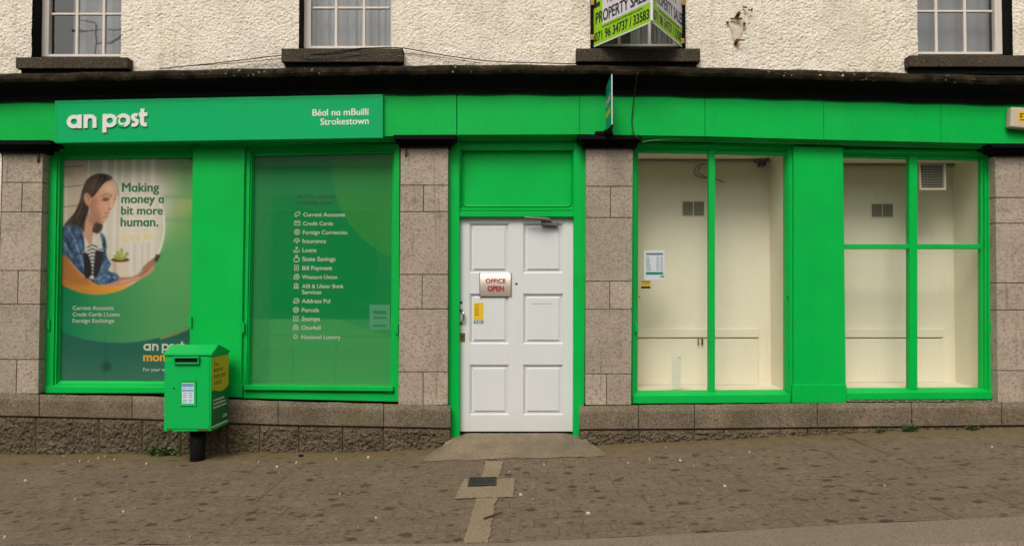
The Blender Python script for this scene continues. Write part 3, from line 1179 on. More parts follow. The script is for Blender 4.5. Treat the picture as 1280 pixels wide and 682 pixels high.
def rough_block(bm, x0, x1, tone, bot_extra=14):
    L = tone_layer(bm)
    n0 = len(bm.faces)
    x0 += 0.4; x1 -= 0.4
    nx = max(4, int((x1 - x0) / 0.8))
    nz = 44
    seed = int(x0 * 13) % 97 + 20
    rows = []
    S_ = [i / nx for i in range(nx + 1)]
    G_ = []
    for s in S_:
        px = x0 + (x1 - x0) * s
        a, b = lerp_line(PM, px) + 0.9, lerp_line(BASE, px) + bot_extra
        pa, pb = at(px, a, -0.075), at(px, b, -0.075)
        G_.append([pa.lerp(pb, j / nz) for j in range(nz + 1)])
    PX, PZ = np.array([[p.x for p in r] for r in G_]), np.array([[p.z for p in r] for r in G_])
    Rl = -0.022 * (vnoise(PX, PZ, 9, seed) - .5) - 0.020 * (vnoise(PX, PZ, 34, seed + 1) - .5) - 0.026 * (vnoise(PX, PZ * 1.3, 66, seed + 2) - .5) - 0.004
    for i, s in enumerate(S_):
        row = [bm.verts.new((G_[i][0].x, 0.05, G_[i][0].z))]
        for j in range(nz + 1):
            e = min(1, min(s, 1 - s) * (x1 - x0) / 4.0, j / nz * (pb - pa).length / 0.03)
            p = G_[i][j]
            row.append(bm.verts.new((p.x, -0.075 + float(Rl[i, j]) * e + (1 - e) * 0.010, p.z)))
        rows.append(row)
    for i in range(nx):
        for j in range(nz + 1):
            bm.faces.new((rows[i][j], rows[i][j + 1], rows[i + 1][j + 1], rows[i + 1][j]))
    bm.faces.ensure_lookup_table()
    for f in bm.faces[n0:]:
        f[L] = tone
        f.smooth = True


for xs_, rx in (((-300, -120, 49, 165, 240, 347.5, 479.5, 563.5), (-300, -200, -90, 44, 123, 177, 226, 283, 324, 373, 428, 479, 563)),
                ((723.5, 798, 868, 1021.5, 1139.5, 1252, 1420, 1600), (724.5, 799, 868, 906, 975, 1010, 1034, 1068, 1110, 1160, 1230, 1300, 1420, 1600))):
    bm = BM(); tone_layer(bm)
    for i in range(len(xs_) - 1):
        splay_block(bm, xs_[i], xs_[i + 1], random.random())
    p = obj('plinth', bm, M['plinth_stone'], bld)
    bm = BM(); tone_layer(bm)
    for i in range(len(rx) - 1):
        rough_block(bm, rx[i], rx[i + 1], random.random())
    # end return towards the door
    obj('rock_faced_course', bm, M['rough_stone'], p)
    bm = BM()
    a, b = (-300, 562.3) if xs_[0] < 0 else (725.3, 1600)
    n = 24
    for k in range(n):
        x0, x1 = a + (b - a) * k / n, a + (b - a) * (k + 1) / n
        slab(bm, ((x0, lerp_line(PT, x0) + 3), (x1, lerp_line(PT, x1) + 3), (x1, lerp_line(BASE, x1) + 14), (x0, lerp_line(BASE, x0) + 14)), -0.052, 0.20, 0)
    obj('mortar_joint', bm, M['mortar'], p)
    if xs_[0] < 0:
        bm = BM(); slab(bm, rect(557, 535.5, 562.6, 576), -0.072, 0.2, 0.008)
    else:
        bm = BM(); slab(bm, rect(725, 537, 731, 572), -0.072, 0.2, 0.008)
    L = tone_layer(bm)
    obj('end_stone', bm, M['rough_stone'], p)

# ------------------------------------------------------------------ shop windows
def grp(name, parent):
    """a mesh-less part is avoided: parts are real meshes; this returns the frame mesh that parents the pane"""
    return None


def shop_window(outer, inner_l, glass, mullions=(), transom=None, yf=0.055, sill_h=None, ledge=None):
    """frame ring + inner moulding + sill + pane + mullions. All quads TL, TR, BR, BL in photo px"""
    mid = tuple(((o_[0] * .45 + g_[0] * .55), (o_[1] * .5 + g_[1] * .5)) for o_, g_ in zip(outer, glass))
    bm = BM()
    ring(bm, outer, mid, yf, 0.17)
    ring(bm, mid, tuple((m_[0] * .55 + g_[0] * .45, m_[1] * .55 + g_[1] * .45) for m_, g_ in zip(mid, glass)), yf + 0.018, 0.165, yf + 0.018)
    ring(bm, tuple((m_[0] * .62 + g_[0] * .38, m_[1] * .62 + g_[1] * .38) for m_, g_ in zip(mid, glass)), glass, yf + 0.034, 0.16, yf + 0.060)
    fr = obj('shop_window', bm, M['green'], bld)
    bm = BM()
    q = [at(a, b, 0.125) for a, b in glass]
    bm.faces.new([bm.verts.new(p) for p in (q[0], q[3], q[2], q[1])])
    obj('pane', bm, M['glass'], fr)
    for (a, b) in mullions:
        bm = BM()
        yt, yb = glass[0][1] - 2, glass[2][1] + 2
        slab(bm, ((a, yt), (b, yt), (b, yb), (a, yb)), yf + 0.03, 0.155, 0.006, 0, 2)
        obj('mullion', bm, M['green'], fr)
    if transom:
        segs, (ya, yb) = transom
        for (xa, xb) in segs:
            bm = BM()
            slab(bm, ((xa, ya), (xb, ya), (xb, yb), (xa, yb)), yf + 0.034, 0.15, 0.006, 0, 2)
            obj('glazing_bar', bm, M['green'], fr)
    return fr


# W1
w1 = shop_window(((62, 181), (256, 181), (252, 491.5), (56, 491.5)), None, ((79, 193), (247, 191.5), (243, 476.5), (74.5, 475.5)))
w2 = shop_window(((306, 181), (499.5, 180), (498, 501.5), (301, 497)), None, ((318, 192.5), (490.5, 190.5), (488, 481.5), (313, 479.5)))
w3 = shop_window(((790, 178), (993, 181), (993, 503.5), (790, 504.5)), None, ((798, 188), (981, 190.5), (981, 487.5), (797, 488.5)), mullions=((886.2, 894),))
w4 = shop_window(((1040, 186), (1246, 188), (1247, 499.5), (1040, 501.5)), None, ((1050, 195), (1226, 199), (1226, 484.5), (1050, 485)), mullions=((1136.8, 1147),), transom=(((1049, 1137.2), (1146.6, 1226.5)), (305, 311)))
# sloping sills of the windows and the raised ledge under the list window
bm = BM(); prism(bm, [at(60, 476.5, 0.118), at(57, 483.5, 0.040), at(243, 484.5, 0.040), at(243, 477.5, 0.118)], 0.06, 0.002)
slab(bm, ((56.3, 483.4), (243, 484.4), (243, 491), (55.8, 491)), 0.040, 0.12, 0.003); obj('sill', bm, M['green'], w1)
bm = BM(); slab(bm, ((304.5, 481), (491.5, 483), (491.5, 488.7), (304.5, 487)), 0.018, 0.12, 0.005, 0, 2); obj('sill', bm, M['green'], w2)
bm = BM(); prism(bm, [at(792, 488.5, 0.11), at(791.5, 494.5, 0.030), at(986, 493, 0.030), at(981, 487.5, 0.11)], 0.06, 0.002)
slab(bm, ((791.5, 494.3), (988, 492.8), (988, 503), (791.5, 504)), 0.030, 0.12, 0.003); obj('sill', bm, M['green'], w3)
bm = BM(); prism(bm, [at(1056, 485.5, 0.11), at(1056, 491.5, 0.040), at(1244, 489.5, 0.040), at(1226, 484.5, 0.11)], 0.06, 0.002)
slab(bm, ((1056, 491.3), (1244, 489.3), (1244, 498.5), (1056, 499.5)), 0.040, 0.12, 0.003); obj('sill', bm, M['green'], w4)
# broken putty below the right window
bm = BM()
for k in range(46):
    px = 1060 + k * 4.0 + random.uniform(-1, 1)
    p = at(px, 500.8 + random.uniform(-.4, .6), -0.01 + random.uniform(0, .03))
    box(bm, p - Vector((random.uniform(.008, .02), .01, .004)), p + Vector((random.uniform(.008, .02), .012, random.uniform(.003, .008))), 0.002)
obj('old_putty', bm, M['patch'], w4)

# green timber pilasters
for (quad, base_y, bq) in ((((241, 181), (306, 180.5), (301.5, 480), (236, 479)), 479, ((235, 479), (302.5, 480), (302, 497), (234, 493))),
                           (((992, 182), (1054, 184), (1057.5, 481), (992, 481)), 481, ((991, 480.5), (1058.5, 480.5), (1058.5, 503), (990.5, 503.5)))):
    bm = BM()
    slab(bm, quad, 0.022, 0.16, 0.004)
    p = obj('timber_pilaster', bm, M['green'], bld)
    bm = BM()
    slab(bm, bq, 0.008, 0.15, 0.005)
    obj('base_block', bm, M['green'], p)
# hinge lugs painted over on the frames
for (x, y, yd) in ((303, 409, 0.03), (60, 405, 0.045), (237.5, 402, 0.012), (495.5, 411, 0.045), (795, 409, 0.045), (1240.5, 410, 0.045)):
    bm = BM()
    p = at(x, y, yd)
    box(bm, p + Vector((-.014, -.004, -.045)), p + Vector((.014, .03, .045)), 0.006, 0, 2)
    tube(bm, [p + Vector((0.012, -.006, -.05)), p + Vector((0.012, -.006, .05))], 0.007, 8)
    obj('hinge_lug', bm, M['green'], bld)
for (x, y) in ((985, 371), (992.3, 404), (991, 413), (799.5, 371)):
    bm = BM()
    p = at(x, y, 0.05)
    tube(bm, [p, p + Vector((0, .02, 0))], 0.006, 8)
    obj('screw_hole', bm, M['dark_void'], bld)


# ------------------------------------------------------------------ display boxes behind the right-hand windows
def display(xl, xr, ztop_px, zbot_px, corner_px, ylow):
    """recess with back wall, side walls, ceiling, floor"""
    y0, y1 = 0.17, 0.17 + 0.50
    x0, x1 = at(xl, 300, y0).x, at(xr, 300, y0).x
    zt, zb_ = at(900, ztop_px, y1).z, at(900, zbot_px, y0).z
    bm = BM()
    box(bm, (x0 - .03, y1, zb_ - .1), (x1 + .03, y1 + .04, zt + .1))
    box(bm, (x0 - .05, y0, zb_ - .1), (x0, y1, zt + .1))
    box(bm, (x1, y0, zb_ - .1), (x1 + .05, y1, zt + .1))
    box(bm, (x0 - .05, y0 - 0.005, zb_ - .12), (x1 + .05, y1 + .04, zb_))
    o = obj('display_recess', bm, M['plaster'], bld)
    bm = BM()
    box(bm, (x0 - .05, y0 - 0.005, zt), (x1 + .05, y1 + .04, zt + .1))
    obj('ceiling', bm, M['plaster_light'], o)
    # lower boarding and its ledge
    bm = BM()
    zl = at(900, ylow, y1 - 0.03).z
    box(bm, (x0 + .002, y1 - 0.022, zb_ + .002), (x1 - .13, y1 - .002, zl - .012), 0.003)
    box(bm, (x0 + .002, y1 - 0.032, zl), (x1 - .13, y1 - .002, zl + 0.085), 0.004)
    obj('boarding', bm, M['plaster_light'], o)
    bm = BM()
    box(bm, (x0 + .002, y1 - 0.045, zt - 0.035), (x1 - .002, y1 - .002, zt - 0.018), 0.003)
    obj('ceiling_trim', bm, M['tan_plastic'], o)
    return o, y1


d3, yb3 = display(794, 984, 199.5, 488, 958, 421.5)
d4, yb4 = display(1044, 1229, 205, 485, 1186, 421.5)


def grille(x0, y0, x1, y1, yb):
    bm = BM()
    xm = (x0 + x1) / 2
    slab(bm, rect(x0, y0, x1, y1), yb - 0.012, yb - 0.001, 0.003)
    o = obj('wall_vent', bm, M['plaster_light'], d3 if x0 < 1000 else d4)
    bm = BM()
    for a, b in ((x0 + 1, xm - .6), (xm + .6, x1 - 1)):
        n = 7
        for k in range(n):
            ya = y0 + 1.2 + (y1 - y0 - 2.4) * k / n
            slab(bm, rect(a, ya, b, ya + (y1 - y0 - 2.4) / n * 0.72), yb - 0.016, yb - 0.0125, 0)
        slab(bm, rect(a, y0 + 1, b, y1 - 1), yb - 0.0135, yb - 0.0125, 0)
    obj('louvre', bm, M['grey_brown'], o)


grille(852.5, 251, 881, 270, yb3)
grille(1089, 254, 1117, 272, yb4)

# ------------------------------------------------------------------ door bay
bm = BM()
# jambs, lintel, transom
slab(bm, ((559, 176), (574.5, 176), (574.3, 546), (559, 550)), 0.03, 0.2, 0.004)
slab(bm, ((717.5, 176), (733, 176), (730, 520), (716.6, 546)), 0.03, 0.2, 0.004)
slab(bm, ((716.6, 515), (728, 515), (724, 545), (716.4, 546)), 0.028, 0.19, 0.004)
slab(bm, ((570, 174.5), (722, 174.5), (722, 187.5), (570, 187.5)), 0.06, 0.2, 0.004)
slab(bm, ((574, 263.5), (718, 263.5), (718, 271), (574, 271)), 0.045, 0.2, 0.004)
slab(bm, ((574, 260.2), (718, 260.2), (718, 262.9), (574, 262.9)), 0.06, 0.2, 0.002)
dframe = obj('door_frame', bm, M['green'], bld)
bm = BM()
slab(bm, rect(572, 185, 720, 262), 0.12, 0.16, 0)
# raised bead with rounded corners
pts = []
x0, y0, x1, y1, rr = 579, 190.5, 713.5, 257.5, 5
for cx, cy, a0 in ((x0 + rr, y0 + rr, 180), (x1 - rr, y0 + rr, 270), (x1 - rr, y1 - rr, 0), (x0 + rr, y1 - rr, 90)):
    for k in range(7):
        a = R(a0 + 90 * k / 6)
        pts.append(at(cx + rr * math.cos(a), cy + rr * math.sin(a), 0.118))
tube(bm, pts + [pts[0]], 0.010, 8)
slab(bm, rect(572, 184, 577, 262), 0.085, 0.15, 0.004)
slab(bm, rect(715.5, 184, 720, 262), 0.085, 0.15, 0.004)
obj('fanlight_panel', bm, M['green'], bld)

# door leaf: stiles, rails, six fielded panels
yd = 0.105
bm = BM()
DL, DR, DT, DB = 574.2, 717.2, 271.3, 538.8
X1, X2, X3, X4 = 587, 636.5, 654, 704
rows_ = ((279, 341), (367, 429.5), (455.5, 518))
back = rect(DL, DT, DR, DB)
slab(bm, back, yd + 0.026, yd + 0.045, 0)
for (a, b) in ((DL, X1), (X2, X3), (X4, DR)):
    slab(bm, rect(a, DT, b, DB), yd, yd + 0.03, 0.0015)
for (a, b) in ((DT, 279), (341, 367), (429.5, 455.5), (518, DB)):
    for (c0, c1) in ((X1, X2), (X3, X4)):
        slab(bm, rect(c0, a, c1, b), yd + 0.0004, yd + 0.03, 0.0015)
for (a, b) in rows_:
    for (c0, c1) in ((X1, X2), (X3, X4)):
        # moulding then raised field
        ring(bm, rect(c0, a, c1, b), rect(c0 + 2.0, a + 2.0, c1 - 2.0, b - 2.0), yd + 0.004, yd + 0.03, yd + 0.016)
        o4 = rect(c0 + 2.6, a + 2.6, c1 - 2.6, b - 2.6)
        i4 = rect(c0 + 5.4, a + 5.0, c1 - 5.4, b - 5.0)
        ring(bm, o4, i4, yd + 0.022, yd + 0.027, yd + 0.018)
        slab(bm, i4, yd + 0.008, yd + 0.026, 0.002)
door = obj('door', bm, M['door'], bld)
bm = BM()
slab(bm, rect(DL - .5, 538.6, DR + .5, 541.2), yd + 0.02, yd + 0.03, 0)
obj('weather_gap', bm, M['dark_void'], door)
# handle
bm = BM()
h = [at(576.6, 387.5, yd), at(577.5, 388.3, yd - .022), at(579.3, 391.5, yd - .04), at(579.8, 396, yd - .042), at(578.8, 400, yd - .036), at(577.2, 403, yd - .018), at(576.6, 403.8, yd)]
tube(bm, smoothline(h, 4), 0.0085, 8)
for (x, y) in ((576.6, 387.5), (576.8, 403.8)):
    p = at(x, y, yd)
    tube(bm, [p + Vector((0, 0.001, 0)), p + Vector((0, -.006, 0))], 0.016, 12)
obj('handle', bm, M['chrome'], door, True)
bm = BM()
slab(bm, rect(575.6, 415.5, 581.2, 426.5), yd - .008, yd + .002, 0.004, 0, 2)
lock = obj('lock', bm, M['brass'], door)
bm = BM()
p = at(578.4, 420, yd - .008)
tube(bm, [p, p + Vector((0, -.004, 0))], 0.011, 12)
obj('keyhole', bm, M['rust'], lock)
for (x, y, r_) in ((576.6, 377.8, 0.012), (645.5, 354.7, 0.011)):
    bm = BM()
    p = at(x, y, yd)
    tube(bm, [p + Vector((0, .01, 0)), p + Vector((0, -.002, 0))], r_, 12)
    obj('spy_hole', bm, M['dark_void'], door)
bm = BM()
slab(bm, rect(665, 378.9, 691, 379.5), yd + .006, yd + .009, 0)
obj('scratch', bm, Mat('scuffed_paint', (0.40, 0.40, 0.39), .6).m, door)
# door closer
dc = thing('door_closer', 'grey metal door closer with a folding arm at the head of the white door', 'door closer', at(687, 279, 0.08))
bm = BM()
slab(bm, ((676.5, 275.2), (698, 276.4), (697.5, 282.4), (676.8, 281.4)), yd - .05, yd - 0.001, 0.008, 0, 2)
obj('body', bm, M['steel'], dc)
bm = BM()
for a, b, w in (((656, 271.8, .02), (686, 273.6, -.02), 0.012), ((655, 272.2, .03), (688, 275.8, yd - .055), 0.009)):
    tube(bm, [at(*a), at(*b)], w, 6)
tube(bm, [at(687.5, 276, yd - .06), at(687.5, 272.6, yd - .06)], 0.012, 8)
obj('arm', bm, M['steel'], dc)

# ------------------------------------------------------------------ upper windows
def upper_window(L, Rr, sill_y, frame_l, frame_r, bottom, bars_v, bars_h, sill, black, label):
    """opening px on wall plane; frame px on plane y=.15"""
    yd_ = 0.15
    zt = at(L, sill_y, 0).z + 1.6
    fl, frr, zb_ = at(frame_l, bottom, yd_).x, at(frame_r, bottom, yd_).x, at((frame_l + frame_r) / 2, bottom, yd_).z
    ztf = zb_ + 1.75
    bm = BM()
    t = 0.055
    def bar(x0, z0, x1, z1, y0=yd_, y1=yd_ + .06, bv=0.004):
        box(bm, (x0, y0, z0), (x1, y1, z1), bv)
    bar(fl, zb_, fl + .066, ztf)
    bar(frr - .066, zb_, frr, ztf)
    bar(fl + .0662, zb_, frr - .0662, zb_ + .026)
    bar(fl + .0662, ztf - .06, frr - .0662, ztf)
    zmid = (zb_ + ztf) / 2
    bar(fl + .0662, zmid - .02, frr - .0662, zmid + .02, yd_ - .003)
    w = obj('upper_window', bm, M['frame_white'], bld)
    bm = BM()
    for x in bars_v:
        xx = at(x, 30, yd_ + .012).x
        box(bm, (xx - .013, yd_ + .012, zb_ + .027), (xx + .013, yd_ + .045, zmid - .021), 0.004)
        box(bm, (xx - .013, yd_ + .012, zmid + .021), (xx + .013, yd_ + .045, ztf - .061), 0.004)
    zh = at(L, bars_h, yd_ + .014).z
    xsb = [fl + .067] + [at(x, 30, yd_ + .012).x for x in bars_v] + [frr - .067]
    for zz in (zh, zh + .78):
        for i in range(len(xsb) - 1):
            box(bm, (xsb[i] + .0135, yd_ + .014, zz - .010), (xsb[i + 1] - .0135, yd_ + .043, zz + .010), 0.003)
    obj('glazing_bar', bm, M['frame_white'], w)
    bm = BM()
    p = [(fl, yd_ + .03, zb_), (frr, yd_ + .03, zb_), (frr, yd_ + .03, ztf), (fl, yd_ + .03, ztf)]
    bm.faces.new([bm.verts.new(q) for q in p])
    obj('pane', bm, M['old_glass'], w)
    # sill slab
    sx0, sx1, sy0, sy1 = sill
    bm = BM()
    tone_layer(bm)
    zs0, zs1 = at(sx0, sy0, -0.10).z, at(sx0, sy1, -0.10).z
    za = at(sx1, sy0, -0.10).z - zs0
    xa, xb = at(sx0, sy0, -0.10).x, at(sx1, sy0, -0.10).x
    prism(bm, [(xa, -.10, zs1), (xb, -.10, zs1 + za), (xb, -.10, zs0 + za), (xa, -.10, zs0)], 0.33, 0.008, 0, 2)
    obj('sill', bm, M['sill_stone'], w)
    bm = BM()
    box(bm, (xa + .03, -.06, zs1 - .055), (xb - .03, 0.08, zs1 - .001))
    obj('sill_bed', bm, M['black'], w)
    # reveals
    bm = BM()
    xl, xr = at(L, sill_y - 20, 0).x, at(Rr, sill_y - 20, 0).x
    zl = at(L, sill_y, 0).z - .02
    box(bm, (xl - .05, 0.016, zl), (xl, yd_ + .05, zt + .05))
    box(bm, (xr, 0.016, zl), (xr + .05, yd_ + .05, zt + .05))
    box(bm, (xl - .05, 0.003, zt - .05), (xr + .05, yd_ + .05, zt + .05))
    obj('reveal', bm, M['black'], w)
    # room behind
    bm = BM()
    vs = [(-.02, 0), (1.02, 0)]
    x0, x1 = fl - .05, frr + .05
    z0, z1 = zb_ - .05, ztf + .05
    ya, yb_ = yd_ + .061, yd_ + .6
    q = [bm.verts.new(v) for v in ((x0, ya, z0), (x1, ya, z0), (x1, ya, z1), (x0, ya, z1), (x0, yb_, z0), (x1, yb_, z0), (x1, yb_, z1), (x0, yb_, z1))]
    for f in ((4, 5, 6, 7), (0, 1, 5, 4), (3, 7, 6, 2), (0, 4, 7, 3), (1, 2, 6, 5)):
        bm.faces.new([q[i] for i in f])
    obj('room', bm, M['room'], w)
    return w, fl, frr, zb_, ztf


def curtain(x0, x1, z0, z1, y, label, folds=14, amp=0.02):
    n = folds * 10
    bm = BM()
    a, b = [], []
    for i in range(n + 1):
        s = i / n
        x = x0 + (x1 - x0) * s
        yy = y + amp * math.sin(s * folds * 2 * math.pi + 1.3 * math.sin(s * 9)) + amp * .5 * math.sin(s * folds * 1.3 * math.pi)
        a.append(bm.verts.new((x, yy, z0)))
        b.append(bm.verts.new((x, yy * 1.0 + .004, z1)))
    for i in range(n):
        bm.faces.new((a[i], a[i + 1], b[i + 1], b[i]))
    o = obj('curtain', bm, M['curtain'], None, True)
    tag(o, label, 'curtain', 'net curtains in the upper windows')


UPS = [
    (39.5, 151, 71.5, 51.5, 163, 71.3, (96, 129.5), 17.5, (19.5, 159.5, 71.5, 85.5), True),
    (373.5, 489.5, 61, 379.5, 497, 61, (420, 455), 9.8, (351.5, 503.5, 60.5, 77.5), True),
    (738, 857, 60.5, 738, 851, 58.5, (774, 812), 8, (720.5, 875.5, 60.5, 77), True),
    (1147, 1266, 68.5, 1137, 1253.5, 68.3, (1170.5, 1206.5), 14, (1137, 1290, 69, 83.5), True)]
wins = [upper_window(*u, '') for u in UPS]
curt = ['plain grey net curtain in the upstairs window above the shop name sign', 'pleated pale grey curtain in the upstairs window left of the property board',
        'grey curtain half drawn behind the lime property board', 'thin grey net curtain in the upstairs window near the alarm box']
for i, ((w, fl, frr, zb_, ztf), lab) in enumerate(zip(wins, curt)):
    y = 0.33
    if i == 0: curtain(fl + 0.20, frr + .03, zb_ - .03, ztf, y, lab, 9, 0.006)
    if i == 1: curtain(fl - .02, frr + .03, zb_ - .03, ztf, y, lab, 12, 0.018)
    if i == 2: curtain(fl + 0.40, frr + .03, zb_ - .03, ztf, y, lab, 8, 0.02)
    if i == 3: curtain(fl - .02, frr + .03, zb_ - .03, ztf, y, lab, 7, 0.006)

# ================================================================== THINGS ON THE FRONT
# main shop sign
sg = thing('shop_sign', 'long green fascia sign with the post office name and the town name in white', 'sign', at(273, 150, -0.08))
SQ = ((68.5, 126), (478.5, 118), (478.5, 172.3), (68.5, 178.7))
ys_ = -0.15
bm = BM()
slab(bm, SQ, ys_, -0.101, 0.003, 0, 2)
obj('panel', bm, M['sign_green'], sg)
bm = BM()
slab(bm, ((71.5, 128.6), (476, 120.6), (476, 121.0), (71.5, 129.0)), ys_ - .0012, ys_ + .002, 0)
slab(bm, ((71.3, 128.6), (71.8, 128.6), (71.8, 177), (71.3, 177)), ys_ - .0012, ys_ + .002, 0)
obj('seam', bm, M['print_green'], sg)
bm = BM()
o_ = at(84.2, 160.3, ys_)
k = (at(185.5, 160.3, ys_).x - o_.x) / 5.84
tl_ = (at(185.5, 158.2, ys_) - at(84.2, 160.9, ys_)) / (at(185.5, 158.2, ys_) - at(84.2, 160.9, ys_)).length
logo_an_post(bm, o_ + Vector((0.0, 0, -.006)), tl_ * k, UP * (k * 0.98), NRM, 0.012, 0.285, 0, 1, True)
obj('name_lettering', bm, [M['letter_white'], M['box_green']], sg)
bm = BM()
wall_text(bm, 'Béal na mBuillí', 390.5, 461.5, 145.0, ys_, 0.018, 0.0018, 143.6)
obj('town_lettering', bm, M['letter_white'], sg); bm = BM()
wall_text(bm, 'Strokestown', 400.5, 461, 156.3, ys_, 0.018, 0.0018, 155.0)
obj('town_lettering', bm, M['letter_white'], sg)

# office open sign on the door
os_ = thing('door_sign', 'curved brushed silver sign reading office open in red on the white door', 'sign', at(620, 356, 0.08))
bm = BM()
q = rect(600.3, 341.8, 638.3, 370)
nseg = 12
fr_ = []
for i in range(nseg + 1):
    s_ = i / nseg
    bul = 0.022 * (1 - (2 * s_ - 1) ** 2)
    a, b = at(600.3, 342 + 28 * s_, yd), at(638.3, 342 + 28 * s_, yd)
    fr_.append([bm.verts.new(a + Vector((0, -.010 - bul, 0))), bm.verts.new(b - Vector((0, .010 + bul, 0))), bm.verts.new(a + Vector((0, 0.001, 0))), bm.verts.new(b + Vector((0, 0.001, 0)))])
for i in range(nseg):
    a, b = fr_[i], fr_[i + 1]
    bm.faces.new((a[0], a[1], b[1], b[0])); bm.faces.new((a[2], a[0], b[0], b[2])); bm.faces.new((a[1], a[3], b[3], b[1]))
for e in (fr_[0], fr_[-1]):
    bm.faces.new((e[0], e[1], e[3], e[2]))
bmesh.ops.recalc_face_normals(bm, faces=bm.faces[:])
mm = Mat('brushed_silver', (0.66, 0.57, 0.50), 0.42, 0.5, 0.35)
mm.bump(mm.noise(30, 3, sc=(1, 1, 30)), 0.05, 0.001)
obj('plate', bm, mm.m, os_)
bm = BM()
slab(bm, rect(599.3, 341.0, 600.4, 370.8), yd - .016, yd, 0.002)
obj('end_cap', bm, M['steel'], os_); bm = BM()
slab(bm, rect(638.0, 341.0, 639.2, 370.8), yd - .016, yd, 0.002)
obj('end_cap', bm, M['steel'], os_)
bm = BM()
wall_text(bm, 'OFFICE', 607, 632, 353.4, yd - .034, 0.02, 0.001)
obj('lettering', bm, M['print_red'], os_); bm = BM()
wall_text(bm, 'OPEN', 609.2, 630, 362.8, yd - .034, 0.04, 0.001)
obj('lettering', bm, M['print_red'], os_)

# yellow sticker and push plate on the door
bm = BM()
slab(bm, rect(592.2, 378, 604.2, 398.8), yd + .0055, yd + .008, 0)
st1 = obj('door_sticker', bm, M['yellow'])
tag(st1, 'small yellow notice sticker on the white door below the silver sign', 'sticker')
bm = BM()
for yy in (381, 384.2, 386.4, 388.6, 390.8, 393):
    slab(bm, rect(593.6, yy, 597.5 + (yy * 7.3) % 4, yy + .7), yd + .0045, yd + .0056, 0)
obj('small_print', bm, M['rust'], st1)
bm = BM()
slab(bm, rect(592.2, 400, 604.2, 404), yd + .0055, yd + .008, 0)
st2 = obj('push_sticker', bm, M['print_green'])
tag(st2, 'narrow green and white push sticker just under the yellow notice', 'sticker')
bm = BM()
wall_text(bm, 'PUSH', 593.6, 602.8, 403.5, yd + .0045, 0.03, 0.0006)
obj('lettering', bm, M['letter_white'], st2)


# ------------------------------------------------------------------ posters: printed picture painted as vertex colour
class Canvas:
    def __init__(s, x0, y0, x1, y1, res=2.0):
        s.x0, s.y0, s.x1, s.y1, s.res = x0, y0, x1, y1, res
        s.nx, s.ny = int((x1 - x0) * res) + 1, int((y1 - y0) * res) + 1
        s.X, s.Y = np.meshgrid(np.linspace(x0, x1, s.nx), np.linspace(y0, y1, s.ny), indexing='ij')
        s.img = np.zeros((s.nx, s.ny, 3))

    def blur(s, m_, r):
        k = max(1, int(r * s.res))
        for _ in range(2):
            for ax in (0, 1):
                p = np.pad(m_, [(k, k) if a == ax else (0, 0) for a in (0, 1)], mode='edge')
                c = np.cumsum(p, axis=ax)
                z = np.zeros_like(np.take(c, [0], axis=ax))
                c = np.concatenate([z, c], axis=ax)
                n = m_.shape[ax]
                w = 2 * k + 1
                m_ = (np.take(c, range(w, w + n), axis=ax) - np.take(c, range(0, n), axis=ax)) / w
        return m_

    def poly(s, pts, soft=0.5, smooth=True):
        P = [(p.x, p.y) for p in smoothline([(a, b, 0) for a, b in pts + [pts[0]]], 5)] if smooth else pts
        inside = np.zeros(s.X.shape, bool)
        n = len(P)
        xs_, ys__ = np.array([p[0] for p in P]), np.array([p[1] for p in P])
        bb = (s.X >= xs_.min()) & (s.X <= xs_.max()) & (s.Y >= ys__.min()) & (s.Y <= ys__.max())
        Xb, Yb = s.X[bb], s.Y[bb]
        ins = np.zeros(Xb.shape, bool)
        for i in range(n):
            xa, ya = P[i]
            xb, yb_ = P[(i + 1) % n]
            if ya == yb_: continue
            c = ((ya > Yb) != (yb_ > Yb)) & (Xb < (xb - xa) * (Yb - ya) / (yb_ - ya) + xa)
            ins ^= c
        inside[bb] = ins
        return s.blur(inside.astype(float), soft)

    def disc(s, cx, cy, rx, ry=None, soft=0.5):
        ry = ry or rx
        d = np.sqrt(((s.X - cx) / rx) ** 2 + ((s.Y - cy) / ry) ** 2)
        return np.clip((1 - d) * min(rx, ry) / max(soft, .3) + .5, 0, 1)

    def line(s, pts, w, soft=0.4):
        d = np.full(s.X.shape, 1e9)
        for (xa, ya), (xb, yb_) in zip(pts[:-1], pts[1:]):
            vx, vy = xb - xa, yb_ - ya
            t = np.clip(((s.X - xa) * vx + (s.Y - ya) * vy) / (vx * vx + vy * vy + 1e-9), 0, 1)
            d = np.minimum(d, np.hypot(s.X - xa - t * vx, s.Y - ya - t * vy))
        return np.clip((w / 2 - d) / soft + .5, 0, 1)

    def put(s, mask, col, a=1.0):
        c = np.array(srgb(*col)[:3]) if not isinstance(col, np.ndarray) else col
        m_ = np.clip(mask * a, 0, 1)[..., None]
        s.img = s.img * (1 - m_) + c * m_

    def build(s, name, y, quad, mat, parent=None):
        """quad: TL TR BR BL px the canvas is stretched onto"""
        U = (s.X - s.x0) / (s.x1 - s.x0)
        W = (s.Y - s.y0) / (s.y1 - s.y0)
        q = [np.array(at(a, b, y)) for a, b in quad]
        P = ((q[0] * (1 - U[..., None]) + q[1] * U[..., None]) * (1 - W[..., None]) + (q[3] * (1 - U[..., None]) + q[2] * U[..., None]) * W[..., None]).reshape(-1, 3)
        i = np.arange(s.nx * s.ny).reshape(s.nx, s.ny)
        Q_ = np.stack([i[:-1, :-1], i[:-1, 1:], i[1:, 1:], i[1:, :-1]], -1).reshape(-1, 4)
        me = mesh_from(name, P, Q_)
        at_ = me.attributes.new('print', 'FLOAT_COLOR', 'POINT')
        at_.data.foreach_set('color', np.concatenate([s.img.reshape(-1, 3), np.ones((s.nx * s.ny, 1))], 1).astype(np.float32).ravel())
        return link_mesh(name, me, mat, parent)


